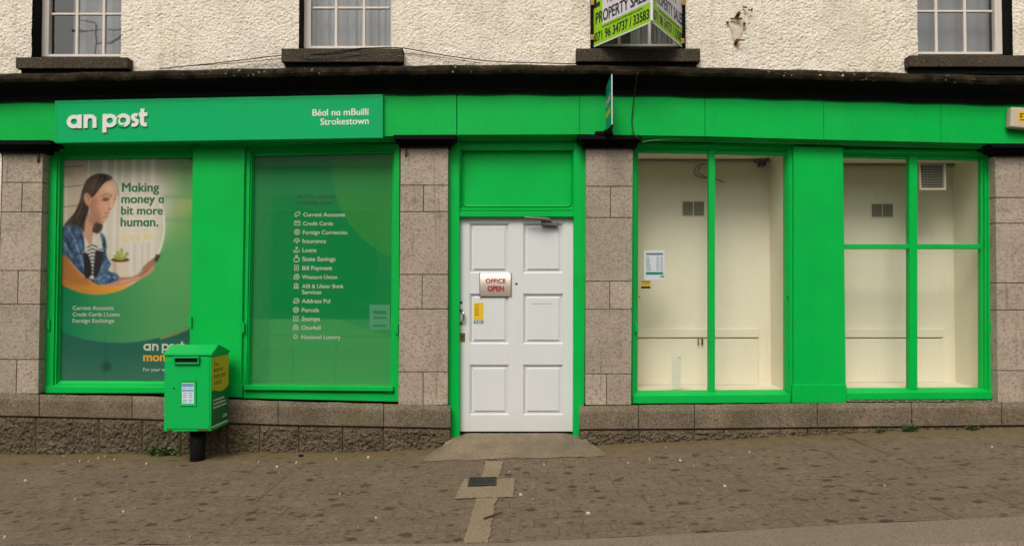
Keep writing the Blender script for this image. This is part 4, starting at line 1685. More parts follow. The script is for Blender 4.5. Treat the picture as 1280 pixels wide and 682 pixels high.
def print_mat(name, rough=0.5):
    m = Mat(name, (0.5, 0.5, 0.5), rough, 0.08)
    a = m.n('ShaderNodeAttribute', attribute_name='print')
    m.color(a.outputs['Color'])
    return m.m


PM_ = print_mat('poster_print')
POSTER_Q = ((77.5, 191.5), (246, 190), (242, 478), (73, 477.5))
cv = Canvas(73, 190, 243, 478, 2.2)
X, Y = cv.X, cv.Y
lin = lambda c: np.array(srgb(*c)[:3])


def grad(mask, c0, c1, t, a=1.0):
    t = np.clip(t, 0, 1)[..., None]
    cv.put(mask, lin(c0) * (1 - t) + lin(c1) * t, a)


full = np.ones(X.shape)
# printed backdrop: out-of-focus bright room above, fresh green below
grad(full, (176, 168, 150), (206, 196, 184), (Y - 200) / 90)
grad(full, (150, 160, 128), (196, 186, 172), (Y - 192) / 40, 0.5)
cv.put(cv.blur(((X > 80) & (X < 106)).astype(float), 1.0), (178, 160, 140), 0.8)
for ya in (207, 232, 257, 283):
    cv.put(cv.line([(76, ya + 1), (99, ya - 1.2)], 1.0), (74, 48, 36), 0.9)
cv.put(cv.line([(107, 192), (105.5, 260)], 1.6, 1.0), (214, 206, 194), 0.7)
for xa, w_ in ((128, 7), (141, 4), (150, 2.5), (164, 5), (176, 3), (188, 6)):
    cv.put(cv.line([(xa, 192), (xa - 1, 345)], w_, 3.0), (226, 216, 204), 0.5)
cv.put(cv.line([(145, 240), (143.5, 345)], 1.6, 1.0), (150, 138, 122), 0.5)
cv.put(cv.disc(172, 285, 30, 60, 30), (228, 216, 206), 0.6)
for xa in (153, 163, 171, 180, 186):
    cv.put(cv.disc(xa, 295 + (xa % 5), 3, 5, 2), (222, 204, 128), 0.6)
for xa in (166, 176, 184):
    cv.put(cv.line([(xa, 305), (xa, 338)], 3, 2), (176, 172, 170), 0.5)
# green veil on the right
veil = np.clip((X - 188 - 10 * np.sin((Y - 190) / 60.0)) / 34, 0, 1)
grad(veil, (120, 158, 108), (58, 142, 72), (Y - 215) / 120, 1.0)
cv.put(cv.disc(228, 300, 24, 34, 26), (150, 180, 96), 0.55)
cv.put(cv.disc(232, 258, 14, 14, 12), (176, 176, 110), 0.5)
for ya, a_ in ((246, .35), (275, .3), (318, .35), (330, .3)):
    cv.put(cv.line([(205, ya), (243, ya)], 5, 4), (60, 140, 90), a_)
# lower green field outside the photo circle
circ = cv.disc(120, 283.5, 84.5, None, 0.6)
below = np.clip((Y - 258 + (X - 220) * 0.3) / 55, 0, 1) * (1 - circ)
low = np.clip(below + cv.blur((Y > 368).astype(float), .5), 0, 1) * (1 - circ * (Y < 369))
grad(low, (28, 140, 74), (92, 160, 96), (X - 90) / 110)
grad(low * np.clip((Y - 330) / 60, 0, 1), (10, 122, 84), (80, 152, 90), (X - 80) / 120, 0.85)
cv.put(low * np.clip((120 - X) / 50, 0, 1) * np.clip((400 - Y) / 30, 0, 1), (0, 104, 70), 0.7)
# deep green sector at the foot
d2 = np.hypot(X - 148, Y - 226)
foot_ = np.clip((d2 - 202) / 0.8, 0, 1) * (Y > 340)
grad(foot_, (26, 92, 78), (50, 108, 88), (Y - 410) / 60)
cv.put(foot_ * cv.line([(70, 415), (245, 417)], 1.2), (30, 70, 62), 0.5)  # reflected wall-top lines painted into the print
cv.put(cv.line([(131, 417), (131, 478)], 1.0), (24, 70, 62), 0.5)
cv.put(cv.disc(133, 458, 6, 6, 6), (16, 50, 46), 0.7)
cv.put(cv.poly([(226, 189), (246, 189), (246, 212)], 0.6, False), (40, 84, 52), 0.9)
cv.put(np.clip((d2 - 202) / 1.2, 0, 1) * np.clip((206 - d2) / 1.2, 0, 1) * (X > 200) * (Y > 340), (190, 190, 110), 0.35)
# orange crescent
inner = cv.poly([(60, 180), (215, 180), (215, 300), (198, 322), (184, 341), (165, 354), (135, 357), (112, 350.5), (93, 336), (79, 317), (60, 300)], 0.5)
cres = circ * (1 - inner) * (Y > 300)
grad(cres, (176, 112, 52), (226, 160, 60), (X - 80) / 80)
cv.put(cres * cv.line([(95, 336), (104, 330), (110, 345), (116, 338), (121, 356)], 1.2, 1), (216, 160, 84), 0.6)
cv.put(cv.poly([(72, 317), (80, 322), (94, 340), (112, 354), (96, 356), (72, 344)], 2.0), (150, 98, 56), 0.6)
cv.put(np.clip((np.hypot(X - 120, Y - 283.5) - 81.5) / .8, 0, 1) * circ * (Y > 250) * (X > 165) * (Y < 345), (236, 228, 220), 0.6)
# plant pot
cv.put(cv.poly([(138.5, 327), (157.5, 327), (156, 350), (140, 350)], 0.4, False), (214, 196, 176))
cv.put(cv.poly([(138.5, 327), (144, 327), (144, 350), (140, 350)], 1.2, False), (178, 156, 134), 0.7)
cv.put(cv.disc(148.5, 324.8, 11.8, 3.0), (96, 58, 38))
cv.put(cv.disc(148.5, 323.6, 8.5, 1.6), (150, 116, 84), 0.6)
for pts in ([(148, 325), (143, 316), (146, 314), (149, 322)], [(149, 325), (148, 312), (152, 311), (151, 323)], [(150, 325), (156, 315), (159, 318), (152, 325)], [(147, 325), (139.5, 321), (143, 318.5), (149, 324)]):
    cv.put(cv.poly(pts, 0.4), (150, 164, 62))
cv.put(cv.line([(149.5, 323), (150, 313)], .8), (206, 206, 110), .8)
# far forearm and hands
cv.put(cv.poly([(140, 346), (160, 346.5), (172, 342), (178, 333), (186, 326), (195, 319.5), (197.5, 322.5), (192, 330), (187, 337), (180, 343), (166, 351), (146, 353)], 0.5), (176, 122, 98))
cv.put(cv.poly([(124, 351), (145, 351.5), (166, 348), (176, 344.5), (184, 338), (190, 333), (191, 337), (184, 343.5), (172, 350), (150, 357), (132, 358)], 0.5), (196, 140, 112))
for pts in ([(178, 335), (187, 327.5), (194, 323)], [(180, 339), (188, 331), (194.5, 326)], [(174, 345), (183, 339)]):
    cv.put(cv.line(pts, 0.9), (122, 72, 56), .8)
cv.put(cv.line([(150, 352.5), (172, 347)], 1.8, 1.5), (226, 178, 150), .6)
cv.put(cv.poly([(193.5, 317.5), (199.5, 319), (195, 328), (191, 326)], 0.4, False), (52, 62, 54))
# jacket
cv.put(cv.poly([(72, 284), (82, 280), (92, 281), (98, 284), (103, 298), (108, 312), (108, 330), (116, 348), (124, 357), (112, 351), (96, 338), (84, 324), (72, 312)], 0.5), (66, 88, 118))
cv.put(cv.poly([(122, 290), (127, 293), (131, 304), (131.5, 320), (137, 330), (134, 338), (146, 343), (145, 351), (128, 356), (114, 352), (110, 345), (122, 338), (126, 315)], 0.5), (74, 100, 132))
for pts, c_ in (([(82, 284), (90, 298), (98, 320), (104, 338)], (104, 130, 160)), ([(77, 292), (84, 306), (94, 326), (102, 340)], (44, 60, 86)), ([(96, 284), (101, 302), (106, 318)], (40, 54, 78)), ([(128, 296), (128.5, 316), (127, 330)], (48, 66, 94)),
                ([(131, 324), (126, 334)], (110, 138, 168)), ([(118, 350), (128, 345), (142, 347)], (120, 146, 172)), ([(136, 342), (139, 350)], (50, 70, 98)), ([(76, 300), (88, 322)], (110, 132, 158))):
    cv.put(cv.line(pts, 2.2, 1.6), c_, .8)
# vest and striped top
cv.put(cv.poly([(103, 292), (112, 294), (118, 300), (121, 318), (119, 346), (106, 344), (104, 318)], 0.5), (206, 198, 192))
for k in range(9):
    ya = 306 + k * 4.6
    cv.put(cv.line([(107, ya + 3), (113, ya), (119, ya + 2.4)], 2.0, 0.6), (36, 32, 36), .9)
cv.put(cv.poly([(101.5, 315), (108, 317.5), (112.5, 332), (112.5, 344), (104.5, 347)], 0.5), (40, 36, 40))
cv.put(cv.poly([(117, 311), (127, 313), (124, 336), (117, 348), (114.5, 340)], 0.5), (44, 40, 44))
cv.put(cv.line([(117, 311.5), (127, 313.5)], 1.5), (190, 198, 208), .7)
cv.put(cv.line([(101, 315), (108, 313)], 1.5), (150, 168, 190), .7)
# neck
cv.put(cv.poly([(103, 262), (118, 272), (120, 282), (114, 292), (112.5, 304), (110, 307), (105, 298), (102, 290)], 0.5), (192, 144, 120))
cv.put(cv.poly([(107, 266), (118, 275), (117, 283), (108, 276)], 2.0), (140, 94, 76), .6)
# hair behind
cv.put(cv.poly([(119, 216), (129, 217), (137, 222), (126, 231), (116, 243), (109, 250), (108, 262), (104, 276), (102, 290), (97, 284), (88, 281), (77, 281), (84, 272), (91, 263), (96, 250), (99, 238), (104, 225), (111, 219)], 0.6), (48, 38, 32))
cv.put(cv.poly([(112, 289), (114, 282), (119, 275.5), (125.5, 279), (125, 287), (119, 292)], 0.5), (56, 42, 36))
# face
cv.put(cv.poly([(133, 225), (139, 229), (142.5, 236), (142.6, 244), (140.6, 250), (139.5, 256), (137.5, 260.5), (134, 262.5), (134.3, 266.3), (132.6, 269), (131.6, 271.8), (128.2, 277.6), (124, 279.3), (117.5, 275.5), (110.5, 267), (108.5, 255), (110, 248), (116, 243), (122, 234.5), (127.5, 228)], 0.5), (202, 154, 128))
cv.put(cv.poly([(110, 250), (117, 246), (122, 262), (124, 278), (116, 274), (110, 266)], 2.5), (178, 124, 100), .7)
cv.put(cv.disc(127, 258, 6, 6, 6), (216, 164, 138), .6)
cv.put(cv.disc(134, 234, 5, 6, 5), (222, 184, 158), .6)
cv.put(cv.line([(139.5, 240), (138, 250), (137, 258)], 1.6, 1.4), (224, 184, 160), .6)
cv.put(cv.poly([(140, 247), (142.5, 240), (142.6, 246), (139, 256)], 0.8), (166, 112, 92), .5)
cv.put(cv.line([(125, 244.5), (129, 241), (133, 241.8), (136.5, 245)], 1.0, 1.0), (84, 60, 48), .8)
cv.put(cv.poly([(124.5, 248.5), (128.5, 246.5), (133.5, 248), (131, 250), (127, 250.3)], 0.4), (70, 48, 42), .95)
cv.put(cv.line([(124, 249.6), (129, 251), (133.5, 249.2)], .8, .5), (36, 26, 24), .9)
cv.put(cv.line([(139.3, 249), (141.4, 248)], 1.0, .6), (80, 56, 46), .7)
cv.put(cv.line([(132.5, 260.5), (135.5, 261.5)], 1.0, .8), (132, 82, 66), .8)
cv.put(cv.poly([(125.2, 267.2), (129.5, 265.2), (133.6, 266.2), (130.5, 267.8)], 0.35), (168, 92, 86), .9)
cv.put(cv.poly([(126, 268), (132.6, 268), (131, 270.6), (127.8, 270)], 0.35), (190, 112, 102), .9)
cv.put(cv.line([(124.6, 266.8), (128, 267.9), (132.8, 267.6)], .8, .4), (236, 222, 212), .75)
cv.put(cv.line([(123.6, 265.8), (124.6, 267.6)], .8, .6), (150, 98, 80), .6)
# modelling of the face: soft cheek, temple and jaw tones
fm = cv.poly([(133, 225), (139, 229), (142.5, 236), (142.6, 244), (139.5, 256), (137.5, 260.5), (134, 262.5), (134.3, 266.3), (131.6, 271.8), (128.2, 277.6), (124, 279.3), (117.5, 275.5), (110.5, 267), (108.5, 255), (110, 248), (116, 243), (122, 234.5), (127.5, 228)], 0.8)
cv.put(fm * cv.disc(112, 262, 9, 16, 9), (150, 100, 80), .55)
cv.put(fm * cv.disc(118, 276, 10, 5, 5), (146, 98, 80), .5)
cv.put(fm * cv.disc(121, 259, 7, 6, 7), (214, 150, 130), .45)
cv.put(fm * cv.disc(129, 246, 6, 3.5, 4), (150, 104, 88), .35)
cv.put(fm * cv.disc(131, 234, 8, 6, 8), (226, 190, 166), .55)
cv.put(fm * cv.line([(136.5, 247), (135.5, 256), (136, 259)], 1.6, 2.0), (232, 192, 168), .6)
cv.put(fm * cv.disc(133.8, 260.5, 2, 1.6, 1.6), (160, 106, 88), .5)
cv.put(fm * cv.disc(127, 274.5, 3, 2, 2.5), (222, 176, 152), .5)
cv.put(fm * cv.line([(126, 271.6), (131, 272)], 1.2, 1.4), (160, 108, 92), .5)
# ear
cv.put(cv.poly([(101.5, 243), (105.5, 240), (109.5, 243), (110, 251), (107.5, 256.5), (104, 254), (101.8, 248)], 0.4), (190, 138, 114))
cv.put(cv.line([(104, 244), (107, 244), (107, 251)], 1.1, .8), (138, 88, 72), .8)
# front hair
cv.put(cv.poly([(119, 216), (129, 217), (136, 222), (128, 227), (121, 234), (115.5, 242), (111, 246.5), (107.5, 242), (103, 240.5), (99, 246), (99.5, 237), (104, 225), (111, 219)], 0.5), (52, 40, 34))
cv.put(cv.line([(133, 221), (139, 225), (143.5, 233), (145, 244)], 1.5, 1.2), (120, 98, 76), .7)
hm = ((cv.img.mean(axis=2) < 0.075) & (X < 147) & (Y < 293)).astype(float)
hn = vnoise(X * 1.0 + (Y - 216) * 0.45, Y * 0.06, 0.9, 51) - .35
cv.img += (hm * np.clip(hn, -.2, 1))[..., None] * np.array([0.085, 0.060, 0.045])
cv.put(hm * cv.disc(112, 230, 9, 9, 9), (112, 88, 68), .35)
for pts in ([(108, 224), (103, 236), (99, 256), (92, 272)], [(116, 219), (110, 230), (107, 240)], [(124, 218), (116, 228), (111, 240)]):
    cv.put(cv.line(pts, 1.0, 1.0), (92, 74, 58), .55)
# denim weave and the softness of a big enlargement
jk = ((X < 147) & (Y > 281) & (Y < 357)).astype(float) * ((cv.img[..., 2] > cv.img[..., 0] * 1.25).astype(float))
dn = (vnoise(X, Y, 0.55, 41) - .5) * .9 + (vnoise(X, Y, 0.2, 42) - .5) * .9
cv.img *= (1 + jk * dn)[..., None]
for ch in range(3):
    cv.img[..., ch] = cv.blur(cv.img[..., ch].copy(), 0.45)
cv.img *= (0.95 + 0.10 * RNG.random(X.shape))[..., None]
pst = cv.build('window_poster', 0.1275, POSTER_Q, PM_)
tag(pst, 'printed poster of a woman in denim holding a phone behind the left shop window', 'poster')
bm = BM()
yp = 0.1275
wall_text(bm, 'Making', 152.3, 199, 239.5, yp, 0.028, 0.0012)
obj('headline', bm, M['print_green'], pst); bm = BM()
wall_text(bm, 'money a', 151.6, 205, 253.6, yp, 0.028, 0.0012)
obj('headline', bm, M['print_green'], pst); bm = BM()
wall_text(bm, 'bit more', 151.2, 203.8, 268, yp, 0.028, 0.0012)
obj('headline', bm, M['print_green'], pst); bm = BM()
wall_text(bm, 'human.', 150.6, 198, 282.6, yp, 0.028, 0.0012)
obj('headline', bm, M['print_green'], pst)
bm = BM()
wall_text(bm, 'Current Accounts', 91, 142.2, 387, yp, 0.012, 0.0012)
obj('small_lettering', bm, M['print_white'], pst); bm = BM()
wall_text(bm, 'Credit Cards | Loans', 91, 149.5, 395, yp, 0.012, 0.0012)
obj('small_lettering', bm, M['print_white'], pst); bm = BM()
wall_text(bm, 'Foreign Exchange', 91, 143, 403, yp, 0.012, 0.0012)
obj('small_lettering', bm, M['print_white'], pst); bm = BM()
wall_text(bm, 'For your world', 179, 216.5, 463.5, yp, 0.012, 0.0012)
obj('small_lettering', bm, M['print_white'], pst); bm = BM()
o_ = at(179.3, 438, yp)
k = (at(231, 438, yp).x - o_.x) / 5.84
logo_an_post(bm, o_, Vector((k, 0, 0)), UP * k, NRM, 0.001, 0.25, 0, 0)
obj('small_lettering', bm, M['print_white'], pst)
bm = BM()
wall_text(bm, 'money', 179, 222, 451, yp, 0.03, 0.0012)
obj('orange_lettering', bm, M['print_orange'], pst)

# services list in the second window
cv = Canvas(312, 189, 492, 483, 1.2)
X, Y = cv.X, cv.Y
full = np.ones(X.shape)
grad(full, (0, 126, 64), (6, 134, 66), (Y - 190) / 280)
d = np.hypot(X - 540, Y - 205)
grad(np.clip((128 - d) / 1.0, 0, 1), (52, 136, 58), (44, 138, 62), (Y - 190) / 150, .85)
cv.put(np.clip((Y - 398 - (X - 420) * 0.32) / 2, 0, 1) * np.clip((Y - 399) / 1.5, 0, 1), (70, 158, 82), .8)  # paler foot: reflected street brightness painted into the vinyl
cv.put(np.clip((Y - 399) / 1.5, 0, 1), (62, 150, 86), .6)
cv.put(np.clip((341 - X) / 6, 0, 1), (46, 130, 76), .5)  # reflection of the pale wall beside the dark shopfront, painted on
cv.put(np.clip((245 - Y) / 3, 0, 1), (48, 130, 80), .35)  # the same painted reflection along the top
for xa in (367, 421):
    cv.put(cv.line([(xa, 420), (xa, 478)], .9), (40, 118, 58), .5)
cv.put(cv.line([(340, 420), (488, 421)], 1.0), (40, 118, 58), .5)
cv.img *= (0.97 + 0.06 * RNG.random(X.shape))[..., None]
ls = cv.build('services_poster', 0.1275, ((316, 191), (492, 189), (490, 483), (311, 481)), PM_)
tag(ls, 'green window vinyl listing the post office services in white', 'poster')
items = [('Current Accounts', 379.2, 431.3, 270.6), ('Credit Cards', 379, 416.2, 281.6), ('Foreign Currencies', 378.7, 434.3, 292.7), ('Insurance', 378.4, 407.7, 303.8), ('Loans', 378.2, 395.6, 315),
         ('State Savings', 378, 419.2, 326.2), ('Bill Payment', 378, 415.3, 337.3), ('Western Union', 377.7, 421.6, 348.4), ('AIB & Ulster Bank', 377.6, 429.6, 359.8), ('Services', 377.5, 401.7, 367.4),
         ('Address Pal', 377.4, 412.8, 378.6), ('Parcels', 377.3, 398.8, 389.8), ('Stamps', 377.1, 400, 400.8), ('One4all', 377, 400.8, 411.8), ('National Lottery', 376.8, 425.8, 423.4)]
bm = BM()
for s_, a, b, bl in items:
    bm = BM()
    wall_text(bm, s_, a, b, bl, yp, 0.014, 0.0012)
    obj('services_lettering', bm, M['print_white'], ls)
bm = BM()
wall_text(bm, 'An Post services', 371.5, 419, 247.5, yp, 0.02, 0.0012)
obj('heading', bm, M['print_dark'], ls); bm = BM()
wall_text(bm, 'available here', 371.2, 414.2, 255.6, yp, 0.02, 0.0012)
obj('heading', bm, M['print_dark'], ls)
bm = BM()


def icon(cx, cy, paths, w=0.9):
    o_ = at(cx, cy, yp)
    s_ = (at(cx + 1, cy, yp) - o_).length
    for pts, closed in paths:
        stroke2d(bm, [(x, -y) for x, y in pts], w, o_, Vector((s_, 0, 0)), UP * s_, NRM, 0.0012 + random.random() * .0003, closed)


sq = lambda a, b, c, d_: ([(a, b), (c, b), (c, d_), (a, d_)], True)
ci = lambda x, y, r_: (arc(x, y, r_, r_, 0, 340, 14), True)
icons = [[([(-3, 3), (-3, -1), (1, -3), (3, -3), (3, 0), (-1, 2)], False), ([(-2, 3.4), (0, 1)], False)],
         [sq(-3.6, -2.4, 3.6, 2.4), ([(-3.4, -.8), (3.4, -.8)], False)],
         [ci(0, 0, 3.1), ([(1.3, -1.2), (-.8, -1.2), (-1.2, 0), (-.8, 1.2), (1.3, 1.2)], False)],
         [(arc(0, .6, 3.4, 3.4, 180, 360, 12), False), ([(-3.4, .6), (3.4, .6)], False), ([(0, .6), (0, 3), (1, 3.4)], False)],
         [([(-3.6, 0), (-3.6, 3), (2, 3), (3.8, 0)], False), ([(-3.4, 1), (1, 1)], False), ci(0, -2.4, 1.1)],
         [(arc(0, 1, 3.5, 2.7, 0, 340, 14), True), ci(0, -3.4, 1.1), ([(-2.6, 3.2), (-2.6, 4)], False), ([(2.6, 3.2), (2.6, 4)], False)],
         [sq(-2.4, -3.2, 2.4, 3.2), ([(-1.2, -1), (1.2, -1)], False), ([(-1.2, 1), (1.2, 1)], False)],
         [ci(.6, 0, 3.1), ([(-3.8, 2.6), (-2, 2.6)], False), ci(.6, 0, 1.1)],
         [([(-3.4, -1.6), (0, -3.4), (3.4, -1.6)], True), ([(-3.4, 3), (3.4, 3)], False), ([(-2, -1), (-2, 3)], False), ([(0, -1), (0, 3)], False), ([(2, -1), (2, 3)], False)], None,
         [ci(.6, 0, 3.1), ([(-3.8, 2.6), (-2, 2.6)], False), ([(-.6, 0), (.4, 1), (2, -1.2)], False)],
         [ci(0, 0, 3.2), ([(-2.8, -1), (0, 0), (2.8, -1)], False), ([(0, 0), (0, 3)], False)],
         [sq(-3, -3, 3, 3), ([(-1.4, -1), (1.4, -1)], False), ([(-1.4, 1), (1.4, 1)], False)],
         [sq(-3.2, -1.2, 3.2, 3), ([(-1.6, -1.2), (-1.6, -3), (1.6, -3), (1.6, -1.2)], False), ([(-3, .8), (3, .8)], False)],
         [([(3.6 * math.sin(R(36 * k)) * (1 if k % 2 == 0 else .45), -3.6 * math.cos(R(36 * k)) * (1 if k % 2 == 0 else .45)) for k in range(10)], True)]]
for (s_, a, b, bl), ic in zip(items, icons):
    if ic: icon(a - 7.3, bl - 2.8, ic)
obj('service_icons', bm, M['print_white'], ls)
# pale notice showing through from behind
bm = BM()
slab(bm, ((462, 380.5), (487.3, 380.5), (487, 412), (461.8, 412)), 0.1265, 0.1272, 0)
nt = obj('window_notice', bm, Mat('pale_green_notice', (0.055, 0.30, 0.14), 0.6).m)
tag(nt, 'pale green notice with three dark lines at the right edge of the services window', 'notice')
bm = BM()
for a, b, ya, yb_ in ((466.5, 483, 388, 392.2), (467, 483, 395.5, 398.2), (466.5, 483, 405.5, 408)):
    n = 7
    for k in range(n):
        x0 = a + (b - a) * k / n
        slab(bm, rect(x0, ya, x0 + (b - a) / n * .8, yb_), 0.1258, 0.1264, 0)
obj('small_print', bm, M['print_green'], nt)

# paper price list and warning sticker in window three
yq = 0.128
bm = BM()
slab(bm, ((805, 312.6), (830.6, 312.6), (830.8, 349.3), (805.4, 349.6)), yq, yq + .001, 0)
pl = obj('price_list', bm, M['paper'])
tag(pl, 'white printed notice with a green bar stuck inside the third window', 'notice')
bm = BM()
slab(bm, rect(807.5, 316, 828.6, 318.6), yq - .001, yq - .0003, 0)
for k in range(9):
    ya = 321 + k * 2.0
    slab(bm, rect(807.6, ya, 811.5 + (k * 5.3) % 5, ya + .7), yq - .001, yq - .0003, 0)
    slab(bm, rect(820.6, ya, 823.6, ya + .7), yq - .001, yq - .0003, 0)
    slab(bm, rect(825.6, ya, 828.4, ya + .7), yq - .001, yq - .0003, 0)
obj('small_print', bm, M['print_grey'], pl)
bm = BM()
slab(bm, rect(807.4, 339.8, 828.9, 343.2), yq - .001, yq - .0003, 0)
slab(bm, rect(825.3, 344.6, 830.3, 346.4), yq - .001, yq - .0003, 0)
obj('green_bar', bm, M['teal'], pl)
bm = BM()
slab(bm, rect(801.3, 351.2, 813, 360.4), yq, yq + .001, 0)
ws = obj('warning_sticker', bm, M['yellow'])
tag(ws, 'tiny yellow and black sticker below the white notice in the third window', 'sticker')
bm = BM()
slab(bm, rect(801.3, 351.2, 813, 352.3), yq - .001, yq - .0003, 0)
slab(bm, rect(801.3, 357.6, 813, 360.4), yq - .001, yq - .0003, 0)
slab(bm, rect(803, 354, 811.5, 354.8), yq - .001, yq - .0003, 0)
obj('small_print', bm, M['print_black'], ws)

# cable loop on the display wall and the dark gadget in its corner
bm = BM()
cl = [at(905, 228, yb3 - .01), at(895, 224, yb3 - .02), at(880, 222, yb3 - .03), at(870, 219, yb3 - .03), at(868, 213, yb3 - .03), at(873, 207, yb3 - .03), at(882, 205, yb3 - .01)]
tube(bm, smoothline(cl, 5), 0.006, 6)
cl = [at(905, 228, yb3 - .015), at(893, 223.5, yb3 - .03), at(882, 221, yb3 - .035), at(873, 215, yb3 - .035), at(876, 208, yb3 - .02)]
tube(bm, smoothline(cl, 5), 0.005, 6)
o = obj('loose_cable', bm, M['grey_brown'])
tag(o, 'brown cable looped loosely on the cream wall inside the third window', 'cable')
bm = BM()
p = at(953, 204, 0.60)
box(bm, p + Vector((-.035, -.03, -.03)), p + Vector((.035, .06, .02)), 0.01, 0, 2)
tube(bm, [p + Vector((-.02, -.02, -.01)), p + Vector((-.09, -.02, .012))], 0.008, 6)
tube(bm, [p + Vector((.02, 0, 0)), p + Vector((.05, -.08, .06)), p + Vector((.07, -.2, .066))], 0.005, 6)
o = obj('corner_sensor', bm, M['dark_iron'])
tag(o, 'small dark sensor in the upper corner behind the third window', 'sensor')

bm = BM()
slab(bm, ((840, 447), (851, 446), (850.5, 486), (839.5, 486)), yq, yq + .001, 0)
slab(bm, ((848, 446.5), (861, 434), (862, 435.2), (850, 447.5)), yq, yq + .001, 0)
o = obj('peeling_tape', bm, Mat('pale_tape', (0.74, 0.72, 0.60), .6).m)
tag(o, 'pale strip of old tape low on the inside of the third window', 'tape')
bm = BM()
for xa in (872.5, 877):
    slab(bm, rect(xa, 423, xa + (1 if xa < 875 else 2), 431), yb3 - .05, yb3 - .034, 0)
obj('coat_hook', bm, M['rust'], d3)

# extractor fan hanging in window four
fan = thing('extractor_fan', 'cream framed extractor fan with a dark louvred grille inside the right-hand window', 'fan', at(1165, 220, 0.16))
bm = BM()
fo = ((1148, 203), (1182.5, 203), (1183, 237.5), (1149.5, 237.5))
fi = ((1151, 205.2), (1179.5, 205.2), (1180, 234.8), (1152.5, 234.8))
ring(bm, fo, fi, 0.165, 0.22, 0.175)
bmesh.ops.bevel(bm, geom=bm.edges[:], offset=0.004, segments=2, affect='EDGES')
obj('frame', bm, M['beige_plastic'], fan)
bm = BM()
slab(bm, fi, 0.20, 0.215, 0)
obj('backing', bm, M['dark_void'], fan)
bm = BM()
for k in range(9):
    ya = 206.2 + k * 3.2
    slab(bm, rect(1152, ya, 1179.5, ya + 1.5), 0.180, 0.192, 0.001)
for k in range(7):
    xa = 1155 + k * 3.7
    slab(bm, rect(xa, 205.4, xa + .7, 234.6), 0.176, 0.1795, 0)
obj('louvre', bm, M['grey_brown'], fan)

# estate agent's V board
vb = thing('property_board', 'lime green and white V shaped property sale board fixed over the upstairs window sill', 'sign board', at(797, 40, -0.02))
A0 = at(741.5, 59, -0.02); A1 = at(814.5, 26.5, -0.70); A2 = at(852.5, 61, -0.02)
zc_ = (A0.z + A1.z) / 2
H = 0.75


def board(p, q, flip):
    p = Vector((p.x, p.y, zc_)); q = Vector((q.x, q.y, zc_))
    u = (q - p); L = u.length; u.normalize()
    n = u.cross(UP).normalized()
    if n.y > 0: n = -n
    return p, u, n, L


def bq(p, u, n, a, b, z0, z1, d0, d1, bm, bev=0.0):
    pts = [p + u * a + UP * z0 + n * d1, p + u * b + UP * z0 + n * d1, p + u * b + UP * z1 + n * d1, p + u * a + UP * z1 + n * d1]
    prism(bm, pts, tuple(n * (d0 - d1)), bev)


for (pa, pb) in ((A0, A1), (A1, A2)):
    p, u, n, L = board(pa, pb, False)
    bm = BM(); bq(p, u, n, 0.0, L, 0.0, H, 0, 0.008, bm, 0.001)
    pn = obj('panel', bm, M['lime'], vb)
    bm = BM(); bq(p, u, n, 0.012, L, -0.012, -0.0005, 0.0, 0.009, bm)
    obj('edge_trim', bm, M['letter_white'], pn)
    bm = BM()
    bq(p, u, n, 0.15 if pa is A0 else 0.10, L - .002, 0.162, H - .05, 0.008, 0.0088, bm)
    obj('white_field', bm, M['board_white'], pn)
    bm = BM()
    base = p + n * 0.0088
    e0 = 0.035 if pa is A0 else 0.02
    put_text(bm, '071 96 34737 / 33583', base + u * e0 + UP * 0.030, base + u * (L - .02) + UP * 0.030, UP, n, 0.035, 0.0006, 0.084)
    put_text(bm, 'PROPERTY SALES', base + u * 0.05 + UP * 0.190, base + u * (L - .01) + UP * 0.190, UP, n, 0.03, 0.0012, 0.105)
    put_text(bm, 'www.knaryauctioneers.com', base + u * 0.14 + UP * 0.130, base + u * (L - .10) + UP * 0.130, UP, n, 0.012, 0.0006, 0.028)
    put_text(bm, 'L', base + u * 0.025 + UP * 0.35, base + u * 0.115 + UP * 0.35, UP, n, 0.06, 0.0008, 0.2)
    obj('black_lettering', bm, M['print_black'], pn)
    bm = BM()
    put_text(bm, 'TENANTS', base + u * 0.20 + UP * 0.335, base + u * 0.60 + UP * 0.335, UP, n, 0.015, 0.0012, 0.055)
    obj('red_lettering', bm, M['print_red'], pn)
bm = BM()
tube(bm, [Vector((A1.x, A1.y - .008, zc_)), Vector((A1.x, A1.y - .008, zc_ + H))], 0.012, 8)
obj('corner_strip', bm, M['letter_white'], vb)
bm = BM()
for xx in (A0.x - .012, A2.x + .012):
    box(bm, (xx - .014, -.05, zc_ - .02), (xx + .014, -.012, zc_ + H), 0.003)
obj('side_rail', bm, M['black'], vb)
for (x, y) in ((740.6, 47.5), (740.6, 4), (853.2, 52), (854, 4)):
    bm = BM()
    p = at(x, y, -0.055)
    box(bm, p + Vector((-.017, -.012, -.025)), p + Vector((.017, .01, .025)), 0.006, 0, 2)
    obj('clip', bm, M['brass'], vb)

